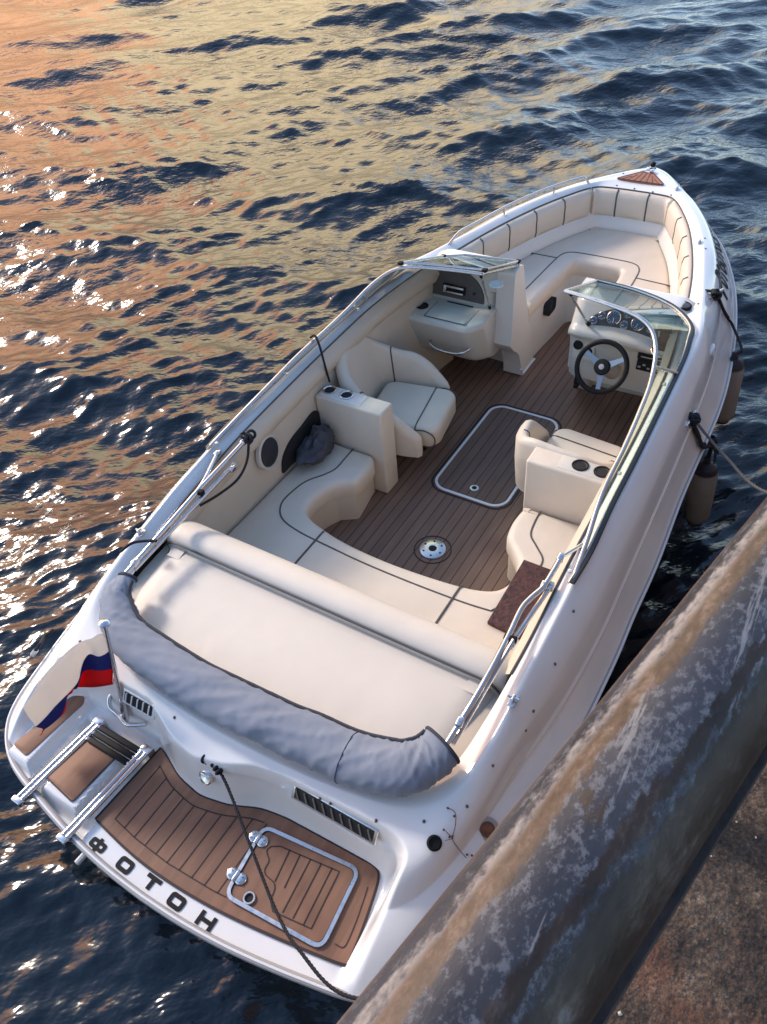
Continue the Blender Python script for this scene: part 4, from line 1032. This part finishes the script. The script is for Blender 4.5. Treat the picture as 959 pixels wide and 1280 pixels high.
m = knot(c2+Vector((.01, -.005, .03)), .026, 8)
path = [c2+Vector((0, 0, .03))]+[on_surf(px, .8)+Vector((0, -.01, .016)) for px in ((867, 541), (871, 550), (875, 560))]+[Vector((3.89, -1.315, .60)), ft1+Vector((0, 0, .05))]
for dx in (-.012, .006, .018): m.add(rope(cr([p+Vector((dx, dx*.3, .004)) for p in path], 6), .0105))
for q in knot(path[3], .022, 5).v[:0]: pass
k2 = knot(path[4]+Vector((0, 0, .03)), .022, 5); m.add((k2.v, k2.f))
for q in range(4): m.add(tube(cr([path[4], path[4]+Vector((rnd.uniform(-.05, .05), -.03, -.03)), path[4]+Vector((rnd.uniform(-.09, .09), -.05, -.08))], 4), .005, 6))
tag(build('lashing', m, ROPE, None, 60), 'thick black lashing on the middle cleat holding the nearer fender', 'rope')

# ------------------------------------------------------------------ quay, railing
d = Vector((.97812, -.20804, 0)); side = Vector((-.20804, -.97812, 0))       # side points away from the water
nl = ray(420, 1280).cross(d).normalized(); nr_ = ray(771, 1280).cross(d).normalized()
def perp(px): 
    r = ray(*px); r = r-d*r.dot(d); return r.normalized()
a_, b_ = perp((420, 1280)), perp((738, 1280))
mid = (a_+b_).normalized(); half = math.acos(max(-1, min(1, a_.dot(b_))))/2; PR = .10; PD = PR/math.sin(half)
pc0 = C0+mid*PD
QZ = 2.12
def along(t): return pc0+d*t
pm = bpy.data.materials.new('worn_painted_steel'); pm.use_nodes = True
N, L = nt(pm); b = N['Principled BSDF']; tc = N.new('ShaderNodeTexCoord')
def noise(vec, scale, detail=6, rough=.6, sc=(1, 1, 1)):
    mp = N.new('ShaderNodeMapping'); mp.inputs['Scale'].default_value = sc; L.new(vec, mp.inputs[0])
    n = N.new('ShaderNodeTexNoise'); n.inputs['Scale'].default_value = scale; n.inputs['Detail'].default_value = detail; n.inputs['Roughness'].default_value = rough; L.new(mp.outputs[0], n.inputs['Vector']); return n.outputs['Fac']
def ramp(x, pts):
    r = N.new('ShaderNodeValToRGB'); e = r.color_ramp.elements
    while len(e) < len(pts): e.new(.5)
    for q, (p, c) in zip(e, pts): q.position = p; q.color = (*c, 1) if len(c) == 3 else c
    L.new(x, r.inputs[0]); return r.outputs[0]
def mathn(op, a, bb):
    n = N.new('ShaderNodeMath'); n.operation = op
    for i, q in enumerate((a, bb)):
        if isinstance(q, (int, float)): n.inputs[i].default_value = q
        else: L.new(q, n.inputs[i])
    return n.outputs[0]
def mixc(fac, a, bb):
    n = N.new('ShaderNodeMix'); n.data_type = 'RGBA'; L.new(fac, n.inputs['Factor'])
    for k, q in (('A', a), ('B', bb)):
        if isinstance(q, tuple): n.inputs[k].default_value = (*q, 1)
        else: L.new(q, n.inputs[k])
    return n.outputs['Result']
uv = N.new('ShaderNodeAttribute'); uv.attribute_name = 'turn'                # angle round the pipe, 0 top, + towards the land
turn = uv.outputs['Fac']
O = tc.outputs['Object']
n_big = noise(O, 3.2, 5, .6, (.55, 1, 1)); n_mid = mathn('ADD', mathn('MULTIPLY', noise(O, 14, 5, .6, (.3, 1, 1)), .5), mathn('MULTIPLY', noise(O, 75, 6, .7, (.55, 1, 1)), .5)); n_fin = noise(O, 95, 5, .6)
n_a = noise(O, 11, 12, .74, (.45, 1, 1)); n_s = noise(O, 70, 9, .78, (.7, 1, 1)); n_l = noise(O, 40, 8, .7, (.06, 1, 1))
paint = ramp(noise(O, 5, 4, .55, (.5, 1, 1)), [(.32, (.018, .019, .026)), (.68, (.046, .049, .064))])
scf = ramp(mathn('ADD', n_s, mathn('MULTIPLY', mathn('SUBTRACT', n_big, .5), .35)), [(.535, (0,)*3), (.60, (1,)*3)])
paint = mixc(mathn('MULTIPLY', scf, .6), paint, (.16, .165, .185))
paint = mixc(mathn('MULTIPLY', ramp(n_l, [(.60, (0,)*3), (.625, (1,)*3)]), .6), paint, (.25, .25, .26))
paint = mixc(ramp(n_a, [(.585, (0,)*3), (.60, (1,)*3)]), paint, (.045, .032, .026))
paint = mixc(ramp(n_a, [(.63, (0,)*3), (.65, (1,)*3)]), paint, (.13, .065, .035))
rust = ramp(n_mid, [(.38, (.03, .019, .014)), (.5, (.085, .056, .040)), (.62, (.19, .145, .115))])
dk = ramp(n_a, [(.36, (.014, .009, .008)), (.52, (.032, .020, .016)), (.60, (.075, .055, .047)), (.66, (.15, .13, .13))])
wob = mathn('ADD', turn, mathn('MULTIPLY', mathn('SUBTRACT', n_big, .5), .55))
wob2 = mathn('ADD', wob, mathn('MULTIPLY', mathn('SUBTRACT', n_mid, .5), .75))
def band(lo, hi, soft):
    soft = soft*.55
    m1 = N.new('ShaderNodeMapRange'); m1.interpolation_type = 'SMOOTHSTEP'; m1.inputs['From Min'].default_value = lo-soft; m1.inputs['From Max'].default_value = lo+soft; L.new(wob2, m1.inputs['Value'])
    m2 = N.new('ShaderNodeMapRange'); m2.interpolation_type = 'SMOOTHSTEP'; m2.inputs['From Min'].default_value = hi-soft; m2.inputs['From Max'].default_value = hi+soft; L.new(wob2, m2.inputs['Value'])
    return mathn('SUBTRACT', m1.outputs['Result'], m2.outputs['Result'])
c = mixc(band(-1.9, -1.12, .10), paint, rust)          # rusty outer edge
c = mixc(band(-.62, -.33, .09), c, rust)               # tan rust stripe, painting in the highlight line along the pipe
c = mixc(mathn('MULTIPLY', band(-.80, -.60, .10), ramp(n_mid, [(.42, (0,)*3), (.58, (1,)*3)])), c, (.29, .27, .26))    # bright scuffed metal beside it
c = mixc(band(.34, .52, .06), c, dk)                   # brown drip band
c = mixc(band(.58, 3.0, .10), c, dk)                   # dark brown underside towards the land
L.new(c, b.inputs['Base Color'])
L.new(ramp(n_mid, [(.3, (.30,)*3), (.7, (.62,)*3)]), b.inputs['Roughness'])
b.inputs['Metallic'].default_value = .08; b.inputs['Specular IOR Level'].default_value = .35
bp = N.new('ShaderNodeBump'); bp.inputs['Strength'].default_value = .5; bp.inputs['Distance'].default_value = .003
L.new(mathn('ADD', mathn('MULTIPLY', n_a, 1.2), mathn('MULTIPLY', n_s, .5)), bp.inputs['Height']); L.new(bp.outputs['Normal'], b.inputs['Normal'])
rl = thing('quay_railing', 'thick rusty worn steel pipe rail along the quay edge', 'railing', (pc0.x, pc0.y, QZ))
NA = 64; ts = np.linspace(-3, 34, 260); rows = []; turns = []
from mathutils import noise as mn
for t in ts:
    row = []
    for j in range(NA):
        th = 2*PI*j/NA
        q = along(t); rr_ = PR*(1+.006*mn.noise(Vector((t*3, math.cos(th)*2, math.sin(th)*2))))
        row.append(q + Vector((0, 0, 1))*rr_*math.cos(th) + side*rr_*math.sin(th)); turns.append(math.atan2(math.sin(th), math.cos(th)))
    rows.append(row)
po = build('pipe', grid(rows, False, True), pm, rl, 180)
at_ = po.data.attributes.new('turn', 'FLOAT', 'POINT'); at_.data.foreach_set('value', turns)
STEELD = mat('brown_rusted_steel', (.035, .022, .018), .55, .3, var=.5, vscale=18, bump=.5, bscale=80, dist=.003)
rot = Matrix((d, side, Vector((0, 0, 1)))).transposed()
dep_ = C0.z-(pc0.z-.135); offp = (pc0-C0).dot(-side)
e1 = math.tan(math.asin(max(-1, min(1, perp((757, 1280)).dot(-side)))))*dep_
build('flat_bar', rbox(along(15.5)+Vector((0, 0, -.135))+side*((offp-e1)/2), (37, abs(offp-e1), .016), .003, rot), STEELD, rl)
for t in (-2.2, .9, 4.0, 7.1, 10.2, 13.3, 16.4, 19.5, 22.6, 25.7, 28.8, 31.9):
    q = along(t); build('post', tube([(q.x, q.y, QZ-.02), (q.x, q.y, q.z-PR*.8)], .035, 12), STEELD, rl)
# quay: paved top and granite face
gq = mat('quay_grit', (.05, .036, .03), .95, var=.5, vscale=7, bump=1., bscale=70, dist=.012, detail=8)
N, L = nt(gq); b = N['Principled BSDF']; tc = N.new('ShaderNodeTexCoord'); O = tc.outputs['Object']
n1 = noise(O, 9, 8, .7); n2 = noise(O, 130, 6, .8)
gcol = ramp(mathn('ADD', mathn('MULTIPLY', n1, .5), mathn('MULTIPLY', n2, .5)), [(.38, (.008, .006, .006)), (.46, (.032, .023, .019)), (.52, (.07, .048, .035)), (.58, (.13, .095, .068)), (.64, (.28, .23, .18))])
red = ramp(noise(O, 2.2, 4, .6), [(.60, (0, 0, 0)), (.72, (1, 1, 1))])
gcol = mixc(mathn('MULTIPLY', red, .45), gcol, (.15, .05, .026)); L.new(gcol, b.inputs['Base Color'])
eo = .055                                                                 # quay edge this far outside the pipe's axis
qv = []
def qpt(t, o, z): p = along(t); p = p - side*o if o > 0 else p + side*(-o); return Vector((p.x, p.y, z))
gx = [(-30, eo), (120, eo), (120, -60), (-30, -60)]
tsq = np.concatenate([np.linspace(-30, -2, 8), np.linspace(-1.8, 4, 150), np.linspace(5, 120, 12)]); osq = np.concatenate([np.linspace(eo, -2.2, 90), np.linspace(-3, -60, 10)])
rows = [[qpt(t, o, QZ+.010*mn.noise(Vector((t*5, o*5, 0)))+.006*mn.noise(Vector((t*19, o*19, 4)))+.004*mn.noise(Vector((t*45, o*45, 7)))) for o in osq] for t in tsq]
o = build('quay_ground', grid(rows), gq, None, 180); o['kind'] = 'structure'
GRAN = mat('granite', (.17, .145, .135), .75, var=.3, vscale=9, bump=.6, bscale=40, dist=.01)
m = MB()
for k in range(5):
    z1 = QZ-.03-k*.62
    for j in range(40):
        t0 = -20+j*1.5+(k % 2)*.75; m.add(rbox(qpt(t0+.75, eo-.25, z1-.305)-Vector((0, 0, 0)), (1.485, .5, .605), .018, rot, 2))
qw = build('quay_wall', m, GRAN, None, 40); qw['kind'] = 'structure'
# pebbles and grit
m = MB(); r2 = random.Random(3)
for k in range(2600):
    t = r2.uniform(-1.2, 2.6); o_ = -r2.uniform(.02, 1.6); s = r2.choice([.0012, .0015, .002, .002, .003, .0045]) * r2.uniform(.8, 1.3)
    p = qpt(t, o_, QZ+.010*mn.noise(Vector((t*5, o_*5, 0)))+s*.4)
    import bmesh
    q = [(1, 0, 0), (-1, 0, 0), (0, 1, 0), (0, -1, 0), (0, 0, .7), (0, 0, -.7)]
    vv = [p+Vector([c_*s*r2.uniform(.7, 1.3) for c_ in w]) for w in q]
    m.add((vv, [(0, 2, 4), (2, 1, 4), (1, 3, 4), (3, 0, 4), (2, 0, 5), (1, 2, 5), (3, 1, 5), (0, 3, 5)]), 0 if k % 6 else 1)
o = build('grit', m, [mat('grit_brown', (.14, .10, .075), .9, var=.5, vscale=40), mat('grit_pale', (.50, .45, .40), .8)], None, 180); o['kind'] = 'stuff'
# mooring lines to the quay
e_ = qpt(3.6, eo-.02, QZ+.02)
q0 = c2+Vector((.01, -.01, .035))
end = C0+ray(958, 617)*1.0
def hit_quay(px, py, off, z=None):
    r = ray(px, py); n_ = side; k = ((along(0)-side*off)-C0).dot(n_)/r.dot(n_); return C0+r*k
h1 = at(959, 616, .92); wm_ = qpt(3.2, eo, 1.15)
far = h1+(h1-q0)*.12
mid_ = (q0+h1)/2+Vector((0, 0, -.03))
m = MB(); m.add(rope(cr([q0, mid_, h1, wm_], 10), .0085))
tag(build('mooring_line', m, ROPEG, None, 60), 'thin grey mooring line from the middle cleat to the quay', 'rope')
s0 = Vector((.755, .02, .70)); h2 = at(437, 1246, .78); wq = qpt(.75, eo+.0, 1.05)
print('rope', h1, wm_, h2, wq)
w1 = at(315, 1060, .62); 
pl = [s0]+[C0+ray(px, py)*(Vector(s0-C0).length*(1-t)+(h2-C0).length*t) for px, py, t in ((283, 980, .10), (315, 1062, .35), (346, 1140, .60), (376, 1190, .80))]+[h2, (h2+wq)/2-Vector((0, 0, .03)), wq]
m = MB(); m.add(rope(cr(pl, 10), .007)); kk = knot(s0+Vector((-.01, -.0, .0)), .017, 5); m.add((kk.v, kk.f))
for q in range(5):
    a = pl[0]*(1-q/5*.7)+pl[1]*(q/5*.7); m.add(torus(a, (pl[1]-pl[0]), .013, .007, 14, 6))
tag(build('stern_line', m, ROPE, None, 60), 'black stern line crossing the teak swim platform to the quay', 'rope')
# strap over the port quarter
m = MB(); m.add(tube(cr([surf_at(px, .7)+Vector((0, .01, .012)) for px in ((70, 790), (63, 795), (58, 799))]+[at(50, 806, .62), at(45, 812, .56)], 5), .010, 8)); m.add(tube([at(45, 813, .55), at(41, 818, .50)], .014, 8), 1)
tag(build('strap', m, [ROPE, LENS], None, 60), 'short black strap hanging over the port quarter near the flag', 'strap')
# black cord from the port screen to the arm box
p0, p1, p2 = Vector((3.20, 1.0, 1.225)), Vector(at(400, 440, 1.10)), Vector((3.13, .93, .88))
m = MB(); m.add(tube(cr([at(388, 422, 1.22), at(394, 420, 1.235), at(400, 434, 1.18), at(406, 456, 1.05), at(412, 477, .875)], 8), .0075, 8))
tag(build('tie_cord', m, ROPE, None, 60), 'short black cord hooked over the port windscreen by the cup holders', 'cord')
# red board on the starboard seat
bz = .548; cs = [at(*p, bz) for p in ((655, 701), (703, 719), (658, 803), (609, 779))]
bdo = rpoly([(p.x, p.y) for p in cs], .006)
tag(build('carved_board', slab(bdo, [(0, SEATZ+.002), (0, SEATZ+.018), (.004, SEATZ+.021)]), REDB, None, 30), 'dark red mottled board lying on the starboard seat', 'board')
# bag against the painted locker opening
rows = []; r3 = random.Random(5)
for i in range(17):
    th = PI*i/16; rows.append([(2.79+.17*math.sin(th)**.7*math.cos(2*PI*j/26)*(1+.5*mn.noise(Vector((math.cos(2*PI*j/26)*1.6, math.sin(2*PI*j/26)*1.6, i*.35)))), .875+.085*math.sin(th)**.7*math.sin(2*PI*j/26)*(1+.5*mn.noise(Vector((math.cos(2*PI*j/26)*2, math.sin(2*PI*j/26)*2, i*.4+7)))), .615+(.085+.03*math.cos(2*PI*j/26))*math.cos(th)*(1+.6*mn.noise(Vector((math.cos(2*PI*j/26)*2.4, math.sin(2*PI*j/26)*2.4+3, i*.5))))) for j in range(26)])
tag(build('cloth_bag', grid(rows, False, True), BAG, None, 60), 'crumpled dark grey bag on the port seat behind the speaker', 'bag')
# dry twig with berries on the starboard quarter
m = MB()
tw = [on_surf(px, .7)+Vector((0, 0, .012)) for px in ((583, 1074), (573, 1062), (566, 1050), (569, 1036), (570, 1022), (567, 1015), (558, 1011))]
m.add(tube(cr(tw, 5), .0014, 6)); tw2 = [tw[2], on_surf((556, 1053), .7)+Vector((0, 0, .015))]; m.add(tube(tw2, .001, 6)); m.add(tube([tw[2], on_surf((557, 1040), .7)+Vector((0, 0, .012))], .0016, 6))
for px in ((566, 1047), (562, 1048), (555, 1039), (568, 1022), (560, 1012), (584, 1070), (590, 1071)): m.add(revolve([(0, -.005), (.004, -.002), (.0045, .002), (0, .005)], on_surf(px, .7)+Vector((0, 0, .012)), n=10), 1)
tag(build('twig', m, [TWIGM, BERRY], None, 60), 'dry twig with dark berries lying on the starboard quarter', 'twig')

# ------------------------------------------------------------------ water: one sheet to the horizon, denser near the camera
cx, cy = C0.x, C0.y
rr1 = np.concatenate([[0.02], np.geomspace(.9, 60, 900), np.geomspace(64, 3000, 60)])
th = np.radians(np.concatenate([np.linspace(-16, 98, 720), np.linspace(99, 342, 120)]))
RR, TH = np.meshgrid(rr1, th, indexing='ij')
X = cx+RR*np.cos(TH); Y = cy+RR*np.sin(TH)
rg = np.random.default_rng(11); Z = np.zeros_like(X); DX = np.zeros_like(X); DY = np.zeros_like(X)
main = math.radians(222)
cell = np.maximum(RR*np.radians(.16), RR*.0047)
for k in range(90):
    lam = float(np.exp(rg.uniform(math.log(.10), math.log(3.2)))); a = main+rg.normal(0, .40 if lam > .7 else .62)
    kk = 2*PI/lam; amp = WAVE*lam**.95*(.55+.9*rg.random())*(1.02 if lam > 1.5 else (1.0 if lam > .8 else (1.08 if lam > .3 else 1.2)))
    amp_l = amp*np.clip((lam/cell-2.5)/3., 0, 1)
    ph = kk*(X*math.cos(a)+Y*math.sin(a))+rg.uniform(0, 2*PI)
    # slow amplitude modulation makes the chop patchy
    md = .6+.6*np.sin(X*rg.uniform(-.5, .5)+Y*rg.uniform(-.5, .5)+rg.uniform(0, 6))
    s = np.sin(ph); Z += amp_l*md*(s+.22*np.cos(2*ph)); q = amp_l*md*.75*np.cos(ph)
    DX += q*math.cos(a)*1.25; DY += q*math.sin(a)*1.25
# calmer water in the lee of hull and quay
lee = 1/(1+np.exp(-(Y+1.25+.21*np.maximum(X, 0)-.0)/.25)) ; lee = .35+.65*np.clip(lee, 0, 1)
sternlee = np.clip(1-(X+1.)/3.2, 0, 1)*.45
cal = lee*(1-sternlee)
Z *= cal; DX *= cal; DY *= cal
fade = np.clip(1-(RR-60)/200, 0, 1); Z *= fade
v = np.stack([X+DX*fade, Y+DY*fade, Z], -1).reshape(-1, 3); nr1, nc1 = X.shape
i = np.arange(nr1-1)[:, None]*nc1; j = np.arange(nc1)[None, :]; jn = (j+1) % nc1
fq = np.stack([i+j, i+nc1+j, i+nc1+jn, i+jn], -1).reshape(-1, 4)
me = bpy.data.meshes.new('water'); me.vertices.add(len(v)); me.vertices.foreach_set('co', v.ravel().astype(np.float32))
me.loops.add(fq.size); me.loops.foreach_set('vertex_index', fq.ravel().astype(np.int32)); me.polygons.add(len(fq)); me.polygons.foreach_set('loop_start', np.arange(0, fq.size, 4, dtype=np.int32))
me.polygons.foreach_set('use_smooth', np.ones(len(fq), bool)); me.update(calc_edges=True); me.validate()
wat = bpy.data.objects.new('water', me); COL.objects.link(wat); wat['kind'] = 'structure'
wm = bpy.data.materials.new('river_water'); wm.use_nodes = True; N, L = nt(wm); b = N['Principled BSDF']
b.inputs['Base Color'].default_value = (.004, .011, .020, 1); b.inputs['Roughness'].default_value = .16; b.inputs['IOR'].default_value = WATER_IOR
tc = N.new('ShaderNodeTexCoord'); O = tc.outputs['Object']
mp = N.new('ShaderNodeMapping'); mp.inputs['Rotation'].default_value = (0, 0, -math.radians(42)); L.new(O, mp.inputs[0])
r1 = noise(mp.outputs[0], 5.5, 3, .5, (1.35, .7, 1)); r2_ = noise(mp.outputs[0], 16, 2, .5, (1.3, .75, 1))
patch = noise(O, .8, 3, .5)
h = mathn('ADD', mathn('MULTIPLY', r1, .75), mathn('MULTIPLY', r2_, .22))
bp = N.new('ShaderNodeBump'); bp.inputs['Distance'].default_value = .05; L.new(h, bp.inputs['Height'])
L.new(ramp(patch, [(.35, (.35,)*3), (.65, (.80,)*3)]), bp.inputs['Strength']); L.new(bp.outputs['Normal'], b.inputs['Normal'])
me.materials.append(wm)

# ------------------------------------------------------------------ sky and sun
w = bpy.data.worlds.new('World'); scene.world = w; w.use_nodes = True; N, L = w.node_tree.nodes, w.node_tree.links
bg = N['Background']; bg.inputs['Strength'].default_value = .15
sky = N.new('ShaderNodeTexSky'); sky.sky_type = 'NISHITA'; sky.sun_disc = False; sky.sun_elevation = math.radians(SUN_EL); sky.sun_rotation = math.radians(90-SUN_AZ); sky.dust_density = .4; sky.air_density = 1.0
tc = N.new('ShaderNodeTexCoord'); sp = N.new('ShaderNodeSeparateXYZ'); L.new(tc.outputs['Generated'], sp.inputs[0])
az = mathn('ARCTAN2', sp.outputs['Y'], sp.outputs['X']); el = mathn('ARCSINE', sp.outputs['Z'], 0)
def srange(x, a, bb):
    n = N.new('ShaderNodeMapRange'); n.interpolation_type = 'SMOOTHSTEP'; n.inputs['From Min'].default_value = a; n.inputs['From Max'].default_value = bb; L.new(x, n.inputs['Value']); return n.outputs['Result']
cn = noise(tc.outputs['Generated'], 3.0, 6, .6, (1, 1, 2.2))
azw = mathn('ADD', az, mathn('MULTIPLY', mathn('SUBTRACT', cn, .5), .25)); elw = mathn('ADD', el, mathn('MULTIPLY', mathn('SUBTRACT', cn, .5), .22))
R_ = math.radians
glow = mathn('MULTIPLY', mathn('SUBTRACT', srange(azw, R_(14), R_(34)), srange(azw, R_(84), R_(125))), mathn('SUBTRACT', 1.0, srange(elw, R_(GLOW_EL0), R_(GLOW_EL1))))  # warm sky glow added by direction to colour the water's reflections
warm = mixc(srange(azw, R_(47), R_(52)), GLOW_CREAM, GLOW_ORANGE)
gm = N.new('ShaderNodeMix'); gm.data_type = 'RGBA'; L.new(glow, gm.inputs['Factor'])
lum = mathn('ADD', GLOW_LOW, mathn('MULTIPLY', 1-GLOW_LOW, srange(el, R_(5), R_(31))))
wl_ = N.new('ShaderNodeMix'); wl_.data_type = 'RGBA'; wl_.inputs['A'].default_value = (0, 0, 0, 1); L.new(lum, wl_.inputs['Factor']); L.new(warm, wl_.inputs['B']); L.new(wl_.outputs['Result'], gm.inputs['B'])
# pale tint added to the sky elsewhere, low over the far bank
pale = mathn('MULTIPLY', mathn('SUBTRACT', 1., srange(elw, R_(8), R_(34))), srange(cn, .35, .65))
pm_ = N.new('ShaderNodeMix'); pm_.data_type = 'RGBA'; L.new(pale, pm_.inputs['Factor']); pm_.inputs['A'].default_value = (0, 0, 0, 1); pm_.inputs['B'].default_value = (*PALE, 1)
ad = N.new('ShaderNodeMix'); ad.data_type = 'RGBA'; ad.blend_type = 'ADD'; ad.inputs['Factor'].default_value = 1; L.new(sky.outputs[0], ad.inputs['A']); L.new(pm_.outputs['Result'], ad.inputs['B']); L.new(ad.outputs['Result'], gm.inputs['A'])
L.new(gm.outputs['Result'], bg.inputs['Color'])
sd_ = bpy.data.lights.new('sun', 'SUN'); sd_.energy = SUN_E; sd_.angle = R_(SUN_ANG); sd_.color = (1., .93, .84)
so_ = bpy.data.objects.new('sun', sd_); COL.objects.link(so_)
sv = Vector((math.cos(R_(SUN_AZ))*math.cos(R_(SUN_EL)), math.sin(R_(SUN_AZ))*math.cos(R_(SUN_EL)), math.sin(R_(SUN_EL))))
so_.rotation_euler = sv.to_track_quat('Z', 'Y').to_euler(); so_.location = sv*30
scene.view_settings.view_transform = 'Standard'; scene.view_settings.look = 'None'; scene.view_settings.exposure = EXPO; scene.view_settings.gamma = 1
scene.view_settings.use_curve_mapping = False
scene.render.engine = 'CYCLES'; scene.cycles.use_denoising = True; scene.cycles.max_bounces = 8; scene.cycles.transparent_max_bounces = 12; scene.cycles.sample_clamp_indirect = 6
scene.cycles.caustics_reflective = False; scene.cycles.caustics_refractive = False
